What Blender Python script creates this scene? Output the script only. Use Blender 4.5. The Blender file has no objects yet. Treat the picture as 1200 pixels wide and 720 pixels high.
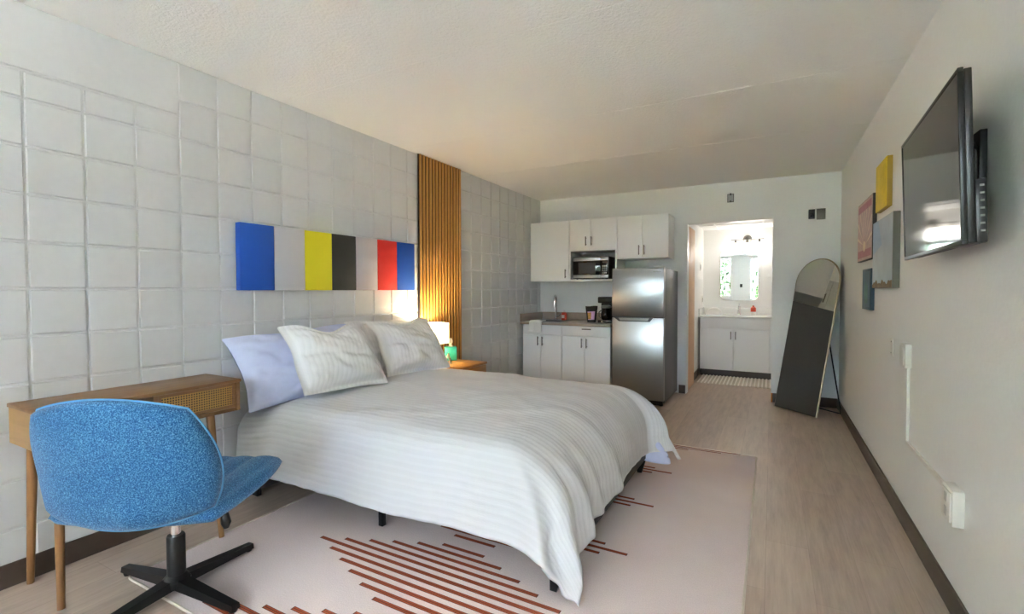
import bpy, bmesh, math, random
from mathutils import Vector, Matrix, noise
random.seed(7)
PI = math.pi
scene = bpy.context.scene
COL = scene.collection

# ------------------------------------------------------------------ materials
def lin(h):
    h = h.lstrip('#'); out = []
    for i in (0, 2, 4):
        c = int(h[i:i+2], 16) / 255
        out.append(c/12.92 if c <= .04045 else ((c+.055)/1.055)**2.4)
    return (*out, 1)
MATS = {}
class NT:
    def __init__(s, name):
        s.m = bpy.data.materials.new(name); s.m.use_nodes = True
        s.n = s.m.node_tree.nodes; s.l = s.m.node_tree.links
        s.b = s.n['Principled BSDF']; s.out = s.n['Material Output']
    def add(s, t, **kw):
        n = s.n.new(t)
        for k, v in kw.items():
            if k in n.inputs.keys(): n.inputs[k].default_value = v
            else: setattr(n, k, v)
        return n
    def link(s, a, b): s.l.new(a, b)
    def coord(s, kind='Object', scale=(1, 1, 1), rot=(0, 0, 0)):
        tc = s.add('ShaderNodeTexCoord'); mp = s.add('ShaderNodeMapping')
        mp.inputs['Scale'].default_value = scale; mp.inputs['Rotation'].default_value = rot
        s.link(tc.outputs[kind], mp.inputs['Vector']); return mp.outputs['Vector']
    def bump(s, h, strength, dist=.01, prev=None):
        b = s.add('ShaderNodeBump'); b.inputs['Strength'].default_value = strength
        b.inputs['Distance'].default_value = dist; s.link(h, b.inputs['Height'])
        if prev: s.link(prev, b.inputs['Normal'])
        s.link(b.outputs['Normal'], s.b.inputs['Normal']); return b.outputs['Normal']
    def ramp(s, fac, stops):
        r = s.add('ShaderNodeValToRGB'); e = r.color_ramp.elements
        while len(e) < len(stops): e.new(.5)
        for i, (p, c) in enumerate(stops): e[i].position = p; e[i].color = c
        s.link(fac, r.inputs['Fac']); return r.outputs['Color']
    def noise(s, vec, scale, detail=3, rough=.5):
        n = s.add('ShaderNodeTexNoise', Scale=scale, Detail=detail, Roughness=rough)
        s.link(vec, n.inputs['Vector']); return n.outputs['Fac']

def plain(name, col, rough=.5, metal=0, spec=.5, nscale=0, nstr=0, var=0, coat=0, emit=None, estr=0, alpha=None):
    t = NT(name); b = t.b
    b.inputs['Base Color'].default_value = lin(col); b.inputs['Roughness'].default_value = rough
    b.inputs['Metallic'].default_value = metal; b.inputs['Specular IOR Level'].default_value = spec
    b.inputs['Coat Weight'].default_value = coat
    v = t.coord('Object')
    f = t.noise(v, nscale or 40, 4)
    if nstr: t.bump(f, nstr, .004)
    c = lin(col); k = var or .02
    r = t.ramp(f, [(.3, tuple(x*(1-k) for x in c[:3]) + (1,)), (.7, tuple(min(1, x*(1+k)) for x in c[:3]) + (1,))])
    t.link(r, b.inputs['Base Color'])
    if emit:
        b.inputs['Emission Color'].default_value = lin(emit); b.inputs['Emission Strength'].default_value = estr
    MATS[name] = t.m; return t.m

plain('paint_block', '#d6d6d5', .45, nscale=30, nstr=.12, var=.015)
plain('paint_wall', '#eeeeec', .6, nscale=60, nstr=.25, var=.012)
plain('paint_front', '#e4e4e2', .6, nscale=60, nstr=.2)
plain('paint_bath', '#f0efec', .5, nscale=60, nstr=.08)
plain('paint_trim', '#eeedea', .35)
plain('vinyl_base', '#4b3d33', .4, var=.05)
plain('white_laminate', '#f0f0ee', .35, spec=.4, var=.008)
plain('seam_grey', '#8a8985', .6)
plain('niche_grey', '#c8c7c3', .5)
plain('toe_dark', '#3b3029', .5)
plain('counter_tan', '#a9998a', .3, nscale=160, var=.12)
plain('counter_white', '#eeede9', .2)
plain('chrome', '#e3e3e3', .12, metal=1)
plain('nickel', '#7d7a75', .35, metal=1)
plain('black_plastic', '#141414', .35)
plain('black_gloss', '#0b0b0c', .08, coat=.3)
plain('screen_black', '#08090a', .06, spec=.6)
plain('black_metal', '#19191b', .45, metal=.3)
plain('grey_side', '#6a6b6e', .45, metal=.3)
plain('white_plastic', '#e6e4de', .35)
plain('grey_plate', '#5c5b58', .5)
plain('dark_plate', '#2b2a28', .5)
plain('box_metal', '#9f9e9a', .4, metal=.6)
plain('gold_frame', '#b3a58a', .35, metal=.7)
plain('mirror_glass', '#e8ebea', .01, metal=1)
plain('brass_yellow', '#d9a514', .3, metal=.4)
plain('teal_card', '#2fb5ae', .5)
plain('tissue_white', '#f4ece2', .8)
plain('peach_wood', '#dfb48c', .5, nscale=6, var=.06)
plain('red_label', '#c8482c', .4, var=.1)
plain('red_plastic', '#cf4a30', .35)
plain('cloth_white', '#e9e7e2', .9, nscale=300, nstr=.4)
plain('terry_white', '#f2f0ec', .95, nscale=500, nstr=.9)
plain('insert_blue', '#cdd3ee', .85, nscale=40, nstr=.1)
plain('bag_black', '#1a1719', .4)
plain('bag_pink', '#d9a9cf', .5)
plain('bag_gold', '#c08a3a', .5, nscale=90, var=.5)
plain('warm_light_amber', '#c67318', .4)
for n, c in dict(cv_blue='#0c4aa6', cv_grey='#c7c5c8', cv_yellow='#d9cc18', cv_black='#2d2b28', cv_pink='#c3b9bb', cv_red='#d02417').items():
    plain(n, c, .75, nscale=400, nstr=.15, var=.03)
plain('art_yellow', '#e3c415', .6, nscale=20, var=.08)
plain('art_gold_edge', '#a8892c', .6)
plain('art_pink', '#c7aaa4', .6, nscale=18, var=.15)
plain('art_rose', '#b0757a', .6, nscale=18, var=.15)
plain('art_cream', '#e8d6bd', .6)
plain('art_sky', '#b5c0c9', .6, nscale=5, var=.12)
plain('art_sky_b', '#9fb7cc', .6, nscale=5, var=.1)
plain('art_brown', '#75592f', .6, nscale=30, var=.25)
plain('art_teal', '#34505f', .5, nscale=12, var=.15)
plain('art_slate', '#3f6072', .5, nscale=12, var=.2)
plain('art_green', '#44766a', .5, nscale=20, var=.35)
plain('canvas_edge', '#7d7b74', .7)
plain('stripe_rust', '#a34a25', .9, nscale=250, var=.3)
plain('stripe_dark', '#532519', .9, nscale=250, var=.3)
plain('rug_edge', '#d5c9bc', .95)
plain('leaf_a', '#34481f', .7, nscale=3, var=.4)
plain('leaf_b', '#293d1b', .7, nscale=3, var=.4)
plain('bark', '#5b4a3a', .9)
plain('pavement', '#d2d2ce', .95, nscale=2, var=.06)
plain('house_wall', '#8791a3', .8)
plain('house_roof', '#5e6470', .9, nscale=12, var=.2)
plain('fence_wood', '#7a6a52', .9, nscale=9, var=.2)

def m_ceiling():
    t = NT('ceiling_texture'); t.b.inputs['Base Color'].default_value = lin('#f6f6f5'); t.b.inputs['Roughness'].default_value = .9
    v = t.coord('Object'); a = t.noise(v, 55, 5, .65); n = t.bump(a, .55, .012)
    MATS['ceiling'] = t.m
m_ceiling()

def m_floor():
    t = NT('floor_planks'); v = t.coord('Object', rot=(0, 0, PI/2))
    br = t.add('ShaderNodeTexBrick', offset=.37, offset_frequency=2, squash=1)
    br.inputs['Scale'].default_value = 1; br.inputs['Brick Width'].default_value = 1.22; br.inputs['Row Height'].default_value = .18
    br.inputs['Mortar Size'].default_value = .0014; br.inputs['Bias'].default_value = 0
    br.inputs['Color1'].default_value = (.25, .25, .25, 1); br.inputs['Color2'].default_value = (.75, .75, .75, 1); br.inputs['Mortar'].default_value = (0, 0, 0, 1)
    t.link(v, br.inputs['Vector'])
    g = t.noise(t.coord('Object', scale=(9, 1.1, 1)), 3.0, 6, .6)
    g2 = t.noise(t.coord('Object', scale=(60, 3, 1)), 2.0, 4, .6)
    sep = t.add('ShaderNodeSeparateColor'); t.link(br.outputs['Color'], sep.inputs['Color'])
    m1 = t.add('ShaderNodeMath', operation='MULTIPLY_ADD'); t.link(g, m1.inputs[0]); m1.inputs[1].default_value = .6; 
    m2 = t.add('ShaderNodeMath', operation='MULTIPLY'); t.link(sep.outputs[0], m2.inputs[0]); m2.inputs[1].default_value = .32
    t.link(m2.outputs[0], m1.inputs[2])
    m3 = t.add('ShaderNodeMath', operation='MULTIPLY_ADD'); t.link(g2, m3.inputs[0]); m3.inputs[1].default_value = .28; t.link(m1.outputs[0], m3.inputs[2])
    c = t.ramp(m3.outputs[0], [(.3, lin('#98867a')), (.58, lin('#b8a394')), (.9, lin('#cfbbaa'))])
    t.link(c, t.b.inputs['Base Color']); t.b.inputs['Roughness'].default_value = .42; t.b.inputs['Specular IOR Level'].default_value = .4
    t.bump(br.outputs['Fac'], -.25, .002)
    MATS['floor'] = t.m
m_floor()

def m_wood(name, dark, mid, light, axis='Y', scale=1.0, rough=.4):
    t = NT(name)
    sc = {'X': (1.2, 14, 14), 'Y': (14, 1.2, 14), 'Z': (14, 14, 1.2)}[axis]
    v = t.coord('Object', scale=tuple(s*scale for s in sc))
    f = t.noise(v, 2.2, 6, .6)
    c = t.ramp(f, [(.25, lin(dark)), (.5, lin(mid)), (.8, lin(light))])
    t.link(c, t.b.inputs['Base Color']); t.b.inputs['Roughness'].default_value = rough
    t.bump(f, .06, .002); MATS[name] = t.m
m_wood('desk_wood', '#654428', '#7d5734', '#8e6741', 'Y')
m_wood('desk_end', '#8f6a3c', '#9c7645', '#a98351', 'X')
m_wood('leg_wood', '#744f2a', '#885f37', '#9a6f42', 'Z')
m_wood('slat_wood', '#b57c36', '#c0873f', '#cb944c', 'Z', .5)
m_wood('stand_wood', '#8f5f2e', '#aa7438', '#bd8445', 'Y')
plain('slat_felt', '#2a1a0d', .95)

def m_rattan():
    t = NT('rattan'); v = t.coord('Object', scale=(85, 85, 85))
    sep = t.add('ShaderNodeSeparateXYZ'); t.link(v, sep.inputs[0])
    def fr(o):
        a = t.add('ShaderNodeMath', operation='FRACT'); t.link(o, a.inputs[0])
        b = t.add('ShaderNodeMath', operation='SUBTRACT'); t.link(a.outputs[0], b.inputs[0]); b.inputs[1].default_value = .5
        c = t.add('ShaderNodeMath', operation='ABSOLUTE'); t.link(b.outputs[0], c.inputs[0]); return c.outputs[0]
    mx = t.add('ShaderNodeMath', operation='MAXIMUM'); t.link(fr(sep.outputs['Y']), mx.inputs[0]); t.link(fr(sep.outputs['Z']), mx.inputs[1])
    c = t.ramp(mx.outputs[0], [(.24, lin('#3a2a19')), (.3, lin('#a9803f'))])
    t.link(c, t.b.inputs['Base Color']); t.b.inputs['Roughness'].default_value = .6
    t.bump(mx.outputs[0], .4, .003); MATS['rattan'] = t.m
m_rattan()

def m_steel():
    t = NT('brushed_steel'); t.b.inputs['Base Color'].default_value = lin('#989897'); t.b.inputs['Metallic'].default_value = 1
    v = t.coord('Object', scale=(2, 2, 260)); f = t.noise(v, 3, 4)
    r = t.ramp(f, [(.3, (.28, .28, .28, 1)), (.7, (.38, .38, .38, 1))]); t.link(r, t.b.inputs['Roughness'])
    t.b.inputs['Anisotropic'].default_value = .5
    t.bump(f, .05, .001); MATS['steel'] = t.m
m_steel()

def m_fabric_blue():
    t = NT('chair_blue'); v = t.coord('Object'); f = t.noise(v, 230, 3, .8); g = t.noise(t.coord('Object'), 6, 2)
    a = t.add('ShaderNodeMath', operation='MULTIPLY_ADD'); t.link(g, a.inputs[0]); a.inputs[1].default_value = .08; t.link(f, a.inputs[2])
    c = t.ramp(a.outputs[0], [(.38, lin('#103f69')), (.53, lin('#215b8b')), (.7, lin('#6ba0c6'))])
    t.link(c, t.b.inputs['Base Color']); t.b.inputs['Roughness'].default_value = .9; t.b.inputs['Specular IOR Level'].default_value = .2
    t.b.inputs['Sheen Weight'].default_value = .2
    t.bump(f, .35, .003); MATS['chair_blue'] = t.m
m_fabric_blue()
plain('chair_piping', '#5d97c4', .9)

def m_stripe(name, col, period, strength, axis=1, cross=0):
    t = NT(name); t.b.inputs['Base Color'].default_value = lin(col); t.b.inputs['Roughness'].default_value = .9; t.b.inputs['Specular IOR Level'].default_value = .15
    tc = t.add('ShaderNodeTexCoord'); sep = t.add('ShaderNodeSeparateXYZ'); t.link(tc.outputs['UV'], sep.inputs[0])
    def wv(o, p):
        a = t.add('ShaderNodeMath', operation='MULTIPLY'); t.link(o, a.inputs[0]); a.inputs[1].default_value = 2*PI/p
        b = t.add('ShaderNodeMath', operation='SINE'); t.link(a.outputs[0], b.inputs[0]); return b.outputs[0]
    w = wv(sep.outputs[axis], period)
    ca = lin(col); cb = tuple(x*.965 for x in ca[:3]) + (1,)
    r = t.ramp(w, [(.25, cb), (.6, ca)]); t.link(r, t.b.inputs['Base Color'])
    mp = t.add('ShaderNodeMapping'); mp.inputs['Scale'].default_value = (60, 200, 1) if axis == 1 else (200, 60, 1)
    t.link(tc.outputs['UV'], mp.inputs['Vector']); n2 = t.noise(mp.outputs['Vector'], 1.0, 3)
    n = t.bump(w, strength, .004); n = t.bump(n2, .25, .004, n)
    if cross: n = t.bump(wv(sep.outputs[1-axis], cross), strength*.35, .002, n)
    MATS[name] = t.m
m_stripe('duvet_white', '#dddddf', .034, .12, 1, .03)
m_stripe('pillow_white', '#e9e8e6', .03, .16, 0)

def m_rug():
    t = NT('rug_weave'); v = t.coord('Object'); f = t.noise(t.coord('Object', scale=(260, 160, 1)), 1, 3, .6); g = t.noise(v, 2.2, 3)
    a = t.add('ShaderNodeMath', operation='MULTIPLY_ADD'); t.link(g, a.inputs[0]); a.inputs[1].default_value = .5; t.link(f, a.inputs[2])
    c = t.ramp(a.outputs[0], [(.45, lin('#d4c2bf')), (1.0, lin('#edddda'))])
    t.link(c, t.b.inputs['Base Color']); t.b.inputs['Roughness'].default_value = .95; t.b.inputs['Specular IOR Level'].default_value = .1
    t.bump(f, .4, .004); MATS['rug'] = t.m
m_rug()

def m_mat():
    t = NT('mat_weave'); v = t.coord('Object'); sep = t.add('ShaderNodeSeparateXYZ'); t.link(v, sep.inputs[0])
    a = t.add('ShaderNodeMath', operation='MULTIPLY'); t.link(sep.outputs[0], a.inputs[0]); a.inputs[1].default_value = 2*PI/.045
    b = t.add('ShaderNodeMath', operation='SINE'); t.link(a.outputs[0], b.inputs[0])
    c = t.ramp(b.outputs[0], [(.2, lin('#cbbfb0')), (.5, lin('#f3ece2'))]); t.link(c, t.b.inputs['Base Color']); t.b.inputs['Roughness'].default_value = .95
    t.bump(t.noise(v, 120, 3), .6, .006); MATS['mat'] = t.m
m_mat()

def m_glass():
    t = NT('window_glass'); tr = t.add('ShaderNodeBsdfTransparent'); gl = t.add('ShaderNodeBsdfGlossy', Roughness=.02)
    fr = t.add('ShaderNodeFresnel', IOR=1.45); mx = t.add('ShaderNodeMixShader')
    t.link(fr.outputs[0], mx.inputs[0]); t.link(tr.outputs[0], mx.inputs[1]); t.link(gl.outputs[0], mx.inputs[2])
    t.link(mx.outputs[0], t.out.inputs['Surface']); MATS['glass'] = t.m
m_glass()

def m_shade(name, col, strength):
    t = NT(name); t.b.inputs['Base Color'].default_value = lin('#f6efe0'); t.b.inputs['Roughness'].default_value = .8
    t.b.inputs['Emission Color'].default_value = lin(col); t.b.inputs['Emission Strength'].default_value = strength
    v = t.coord('Object'); t.bump(t.noise(v, 300, 2), .1, .002); MATS[name] = t.m
m_shade('lamp_shade', '#ffe3ae', .35)
m_shade('globe_lit', '#fffaf2', .9)

# ------------------------------------------------------------------ mesh builder
class MB:
    def __init__(s): s.bm = bmesh.new(); s.uv = s.bm.loops.layers.uv.new('UVMap'); s.mi = 0
    def _faces(s, fs, smooth):
        for f in fs: f.material_index = s.mi; f.smooth = smooth
    def box(s, a, b, bev=0, seg=2):
        x0, y0, z0 = [min(p, q) for p, q in zip(a, b)]; x1, y1, z1 = [max(p, q) for p, q in zip(a, b)]
        v = [s.bm.verts.new(p) for p in [(x0,y0,z0),(x1,y0,z0),(x1,y1,z0),(x0,y1,z0),(x0,y0,z1),(x1,y0,z1),(x1,y1,z1),(x0,y1,z1)]]
        fs = [s.bm.faces.new([v[i] for i in q]) for q in [(0,3,2,1),(4,5,6,7),(0,1,5,4),(1,2,6,5),(2,3,7,6),(3,0,4,7)]]
        s._faces(fs, False)
        if bev:
            es = list({e for f in fs for e in f.edges})
            r = bmesh.ops.bevel(s.bm, geom=es, offset=bev, segments=seg, profile=.5, affect='EDGES')
            s._faces(r['faces'], True)
        return s
    def tube(s, pts, r, n=10, caps=True, closed=False, rx=1.0):
        pts = [Vector(p) for p in pts]; R = r if isinstance(r, (list, tuple)) else [r]*len(pts)
        L = len(pts); rings = []; prev = None
        for i, p in enumerate(pts):
            if closed: t = (pts[(i+1) % L] - pts[i-1]).normalized()
            else: t = (pts[min(i+1, L-1)] - pts[max(i-1, 0)]).normalized()
            if prev is None:
                a = Vector((0, 0, 1)) if abs(t.z) < .9 else Vector((1, 0, 0)); u = t.cross(a).normalized()
            else: u = (prev - t*prev.dot(t)).normalized()
            prev = u; w = t.cross(u)
            rings.append([s.bm.verts.new(p + u*math.cos(2*PI*k/n)*R[i]*rx + w*math.sin(2*PI*k/n)*R[i]) for k in range(n)])
        fs = []
        for i in range(L if closed else L-1):
            A, B = rings[i], rings[(i+1) % L]
            for k in range(n): fs.append(s.bm.faces.new((A[k], A[(k+1) % n], B[(k+1) % n], B[k])))
        s._faces(fs, True)
        if caps and not closed:
            c = [s.bm.faces.new(rings[0][::-1]), s.bm.faces.new(rings[-1])]; s._faces(c, False)
        return s
    def cyl(s, p0, p1, r0, r1=None, n=20): return s.tube([p0, p1], [r0, r0 if r1 is None else r1], n)
    def lathe(s, c, prof, n=24, caps=True):
        c = Vector(c); rings = [[s.bm.verts.new(c + Vector((r*math.cos(2*PI*k/n), r*math.sin(2*PI*k/n), z))) for k in range(n)] for r, z in prof]
        fs = []
        for A, B in zip(rings, rings[1:]):
            for k in range(n): fs.append(s.bm.faces.new((A[k], A[(k+1) % n], B[(k+1) % n], B[k])))
        s._faces(fs, True)
        if caps: s._faces([s.bm.faces.new(rings[0][::-1]), s.bm.faces.new(rings[-1])], False)
        return s
    def poly(s, pts, smooth=False):
        f = s.bm.faces.new([s.bm.verts.new(p) for p in pts]); s._faces([f], smooth); return s
    def prism(s, pts, d):
        d = Vector(d); a = [s.bm.verts.new(p) for p in pts]; b = [s.bm.verts.new(Vector(p)+d) for p in pts]; n = len(pts)
        fs = [s.bm.faces.new(a[::-1]), s.bm.faces.new(b)] + [s.bm.faces.new((a[i], a[(i+1) % n], b[(i+1) % n], b[i])) for i in range(n)]
        s._faces(fs, False); return s
    def grid(s, fn, nu, nv, uvf=None, flip=False):
        V = [[s.bm.verts.new(fn(i/nu, j/nv)) for j in range(nv+1)] for i in range(nu+1)]; fs = []
        for i in range(nu):
            for j in range(nv):
                ids = [(i,j),(i+1,j),(i+1,j+1),(i,j+1)]
                if flip: ids = ids[::-1]
                f = s.bm.faces.new([V[a][b] for a, b in ids]); fs.append(f)
                if uvf:
                    for lp, (a, b) in zip(f.loops, ids): lp[s.uv].uv = uvf(a/nu, b/nv)
        s._faces(fs, True); return s
    def sphere(s, c, r, sub=2, sc=(1,1,1)):
        m = Matrix.Translation(c) @ Matrix.Diagonal((r*sc[0], r*sc[1], r*sc[2], 1))
        g = bmesh.ops.create_icosphere(s.bm, subdivisions=sub, radius=1, matrix=m)
        s._faces({f for v in g['verts'] for f in v.link_faces}, True); return s
    def xf(s, M): bmesh.ops.transform(s.bm, matrix=M, verts=s.bm.verts[:]); return s
    def weld(s, d=1e-5): bmesh.ops.remove_doubles(s.bm, verts=s.bm.verts[:], dist=d); return s
    def build(s, name, mats, parent=None, angle=40, fix=True):
        if fix: bmesh.ops.recalc_face_normals(s.bm, faces=s.bm.faces[:])
        if parent is None:
            xs = [v.co for v in s.bm.verts]; mn = [min(v[i] for v in xs) for i in range(3)]; mx = [max(v[i] for v in xs) for i in range(3)]
            o0 = Vector(((mn[0]+mx[0])/2, (mn[1]+mx[1])/2, mn[2]))
        else: o0 = Vector(parent['_o'])
        bmesh.ops.translate(s.bm, verts=s.bm.verts[:], vec=-o0)
        me = bpy.data.meshes.new(name); s.bm.to_mesh(me); s.bm.free()
        try: me.set_sharp_from_angle(angle=math.radians(angle))
        except Exception: pass
        for m in (mats if isinstance(mats, (list, tuple)) else [mats]): me.materials.append(MATS[m])
        o = bpy.data.objects.new(name, me); COL.objects.link(o)
        o['_o'] = list(o0)
        if parent is None: o.location = o0
        else: o.parent = parent
        return o
def thing(name, loc, label, cat, group=None):
    o = bpy.data.objects.new(name, None); COL.objects.link(o); o.location = loc; o['_o'] = list(loc); o.empty_display_size = .1
    return tag(o, label, cat, group)
def tag(o, label, cat, group=None):
    o['label'] = label; o['category'] = cat
    if group: o['group'] = group
    return o
def struct(o): o['kind'] = 'structure'; return o
def bx(name, a, b, mat, parent=None, bev=0): return MB().box(a, b, bev).build(name, mat, parent)

# ------------------------------------------------------------------ dimensions
H = 1.246                      # camera height
XL, XR, YB, YF, ZC = -2.811, .625, 6.011, -3.4, 2.4715
BW, J0, Z0 = .2032, .8165, H + .0089
YBB, XBL, XBR, ZBC = 7.93, -.935, .62, 2.157   # bathroom
DX0, DX1, DZ = -.9, .014, 2.036

# ------------------------------------------------------------------ room shell
mb = MB().box((XL-.2, YF-.2, -.1), (XR+.2, YBB+.1, 0)); struct(mb.build('floor', 'floor'))
mb = MB().box((XL-.2, YF-.2, ZC), (XR+.2, YB+.119, ZC+.12))
for ys in (-2.8, -1.6, -.4, .83, 2.05, 3.25, 4.36): mb.box((XL, ys-.006, ZC-.0025), (XR, ys+.006, ZC), .001, 1)
struct(mb.build('ceiling', 'ceiling'))
# block wall: every scored face is a bevelled cushion in front of the joint plane
mb = MB().box((XL-.2, YF-.2, 0), (XL-.008, YB+.12, ZC))
def cushion(y0, y1, z0, z1, g=.0045, b=.004):
    y0 = max(y0, YF); y1 = min(y1, YB); z0 = max(z0, 0); z1 = min(z1, ZC)
    if y1-y0 < .03 or z1-z0 < .02: return
    xo = XL + random.uniform(-.0008, .0008); t1, t2 = random.uniform(-.0006, .0006), random.uniform(-.0006, .0006)
    def P(y, z, x): return (x, y, z)
    o = [(y0+g, z0+g), (y1-g, z0+g), (y1-g, z1-g), (y0+g, z1-g)]
    i = [(y0+g+b, z0+g+b), (y1-g-b, z0+g+b), (y1-g-b, z1-g-b), (y0+g+b, z1-g-b)]
    vo = [mb.bm.verts.new((XL-.008, y, z)) for y, z in o]
    vi = [mb.bm.verts.new((xo+(t1 if k in (1, 2) else 0)+(t2 if k > 1 else 0), y, z)) for k, (y, z) in enumerate(i)]
    fs = [mb.bm.faces.new(vi)] + [mb.bm.faces.new((vo[k], vo[(k+1) % 4], vi[(k+1) % 4], vi[k])) for k in range(4)]
    for f in fs: f.smooth = False
JB = J0 + 3*BW
for k in range(-22, 27):
    for j in range(-7, 7):
        y0, z0 = J0+k*BW, Z0+j*BW
        if y0 > JB-.01 or j < 4: cushion(y0, y0+BW, z0, z0+BW if j < 6 else ZC)
        elif j == 4: cushion(y0, y0+BW, z0, 2.186)
cushion(YF, JB, 2.186, ZC+.01)
struct(mb.build('wall_left', 'paint_block'))
struct(bx('wall_right', (XR, YF-.2, 0), (XR+.15, YB+.12, ZC), 'paint_wall'))
mb = MB().box((XL-.006, YB, 0), (DX0, YB+.119, ZC)).box((DX1, YB, 0), (XR, YB+.119, ZC)).box((DX0, YB, DZ), (DX1, YB+.119, ZC))
struct(mb.build('wall_back', 'paint_wall'))
# front wall, behind the camera, with two windows
W = [(-2.76, -1.29, .98, 2.43), (-.71, .58, .87, 2.41)]
mb = MB()
xs = [XL-.2, W[0][0], W[0][1], W[1][0], W[1][1], XR+.15]
for i in range(5):
    if i in (1, 3): mb.box((xs[i], YF-.15, 0), (xs[i+1], YF, W[i//2][2])).box((xs[i], YF-.15, W[i//2][3]), (xs[i+1], YF, ZC))
    else: mb.box((xs[i], YF-.15, 0), (xs[i+1], YF, ZC))
struct(mb.build('wall_front', 'paint_front'))
for n, (x0, x1, WZ0, WZ1) in enumerate(W, 1):
    fr = MB(); w = .045; y0, y1 = YF-.1, YF-.04
    fr.box((x0, y0, WZ0), (x1, y1, WZ0+w)).box((x0, y0, WZ1-w), (x1, y1, WZ1)).box((x0, y0, WZ0+w), (x0+w, y1, WZ1-w)).box((x1-w, y0, WZ0+w), (x1, y1, WZ1-w))
    o = struct(fr.build('window_%d' % n, 'paint_trim'))
    bx('pane', (x0+w, YF-.072, WZ0+w), (x1-w, YF-.068, WZ1-w), 'glass', o)
    bx('sill', (x0-.04, YF+.001, WZ0-.03), (x1+.04, YF+.05, WZ0-.002), 'paint_trim', o)
# bathroom shell
struct(bx('wall_bathroom_left', (XBL-.1, YB+.12, 0), (XBL, YBB, ZBC), 'paint_bath'))
struct(bx('wall_bathroom_right', (XBR, YB+.12, 0), (XBR+.1, YBB, ZBC), 'paint_bath'))
struct(bx('wall_bathroom_back', (XBL-.1, YBB, 0), (XBR+.1, YBB+.1, ZBC), 'paint_bath'))
mb = MB().box((XBL-.1, YB+.12, ZBC), (XBR+.1, YBB+.1, ZBC+.1))
for xg in (-.72, -.11, .5): mb.box((xg-.012, YB+.12, ZBC-.008), (xg+.012, YBB, ZBC))
for yg in (6.7, 7.31): mb.box((XBL, yg-.012, ZBC-.007), (XBR, yg+.012, ZBC))
struct(mb.build('ceiling_bathroom', 'paint_bath'))
# baseboards
struct(bx('baseboard_left', (XL, YF, 0), (XL+.012, YB, .1), 'vinyl_base', None, .003))
struct(bx('baseboard_right', (XR-.012, YF, 0), (XR, YB, .1), 'vinyl_base', None, .003))
struct(bx('baseboard_back_left', (-.975, YB-.012, 0), (DX0-.001, YB, .1), 'vinyl_base', None, .003))
struct(bx('baseboard_back_right', (DX1+.001, YB-.012, 0), (XR-.013, YB, .1), 'vinyl_base', None, .003))
struct(bx('baseboard_front', (XL+.013, YF, 0), (XR-.013, YF+.012, .1), 'vinyl_base', None, .003))
struct(bx('baseboard_bathroom', (XBL, 6.7, 0), (XBL+.012, 7.36, .1), 'vinyl_base', None, .003))
# door lining and bathroom door standing open
mb = MB().box((DX0, YB-.004, 0), (DX0+.012, YB+.121, DZ)).box((DX1-.012, YB-.004, 0), (DX1, YB+.121, DZ)).box((DX0+.012, YB-.004, DZ-.012), (DX1-.012, YB+.121, DZ))
struct(mb.build('trim_1', 'paint_trim'))
struct(bx('baseboard_end_lit', (DX1-.011, YB-.02, .0), (DX1+.004, YB-.005, .1), 'warm_light_amber', None, .002))  # baseboard end at the jamb, warm light on it painted in as orange
o = struct(bx('door_1', (XBL+.002, YB+.135, .01), (DX0+.006, 6.68, 2.02), 'peach_wood', None, .002))

# ------------------------------------------------------------------ rug
RX0, RX1, RY0, RY1 = -2.45, -.078, .99, 3.965
t = thing('area_rug', (-1.26, 2.48, 0), 'large pale pink rug with rust striped diamonds lying under the bed', 'rug')
def rugz(x, y): return .006 + .0012*noise.noise((x*2, y*2, 0))
mb = MB().box((RX0+.012, RY0+.012, .0005), (RX1-.012, RY1-.012, .007), .002)
mb.build('pile', 'rug', t)
mb = MB()
c = [(RX0+.012, RY0+.012), (RX1-.012, RY0+.012), (RX1-.012, RY1-.012), (RX0+.012, RY1-.012)]
def rr(x0, y0, x1, y1, r, z, n=5):
    out = []
    for cx, cy, a0 in ((x1-r, y0+r, -90), (x1-r, y1-r, 0), (x0+r, y1-r, 90), (x0+r, y0+r, 180)):
        for k in range(n+1):
            a = math.radians(a0+90*k/n); out.append((cx+r*math.cos(a), cy+r*math.sin(a), z))
    return out
mb.tube(rr(RX0+.008, RY0+.008, RX1-.008, RY1-.008, .03, .006), .0055, 8, closed=True); mb.build('edge_binding', 'rug_edge', t)
st = MB()
def stripe(x0, x1, y, w=.021):
    x0 = max(x0, RX0+.03); x1 = min(x1, RX1-.03)
    if y < RY0+.02 or y > RY1-.02 or x1-x0 < .02: return
    z = .0074
    st.mi = 1; st.poly([(x0, y-w/2, z), (x1, y-w/2, z), (x1, y+w/2, z), (x0, y+w/2, z)])
    st.mi = 0
    for dy in (-w*.22, w*.24): st.poly([(x0+.004, y+dy-w*.17, z+.0003), (x1-.004, y+dy-w*.17, z+.0003), (x1-.004, y+dy+w*.17, z+.0003), (x0+.004, y+dy+w*.17, z+.0003)])
HL = [.698, .578, .460, .352, .235, .118]
for k in range(-1, 6):
    yc = 1.065 + .564*k
    for i, h in enumerate(HL):
        for sg in ((1,) if i == 0 else (1, -1)):
            cx = -1.279; y = yc + sg*i*.0465
            if k == 5: continue
            stripe(cx-h, cx+h, y)
stripe(-2.3, -.195, 3.94, .014); stripe(-2.2, -.325, 3.907, .014); stripe(-2.0, -.555, 3.872, .014)
st.build('striped_pattern', ['stripe_rust', 'stripe_dark'], t, fix=False)

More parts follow.
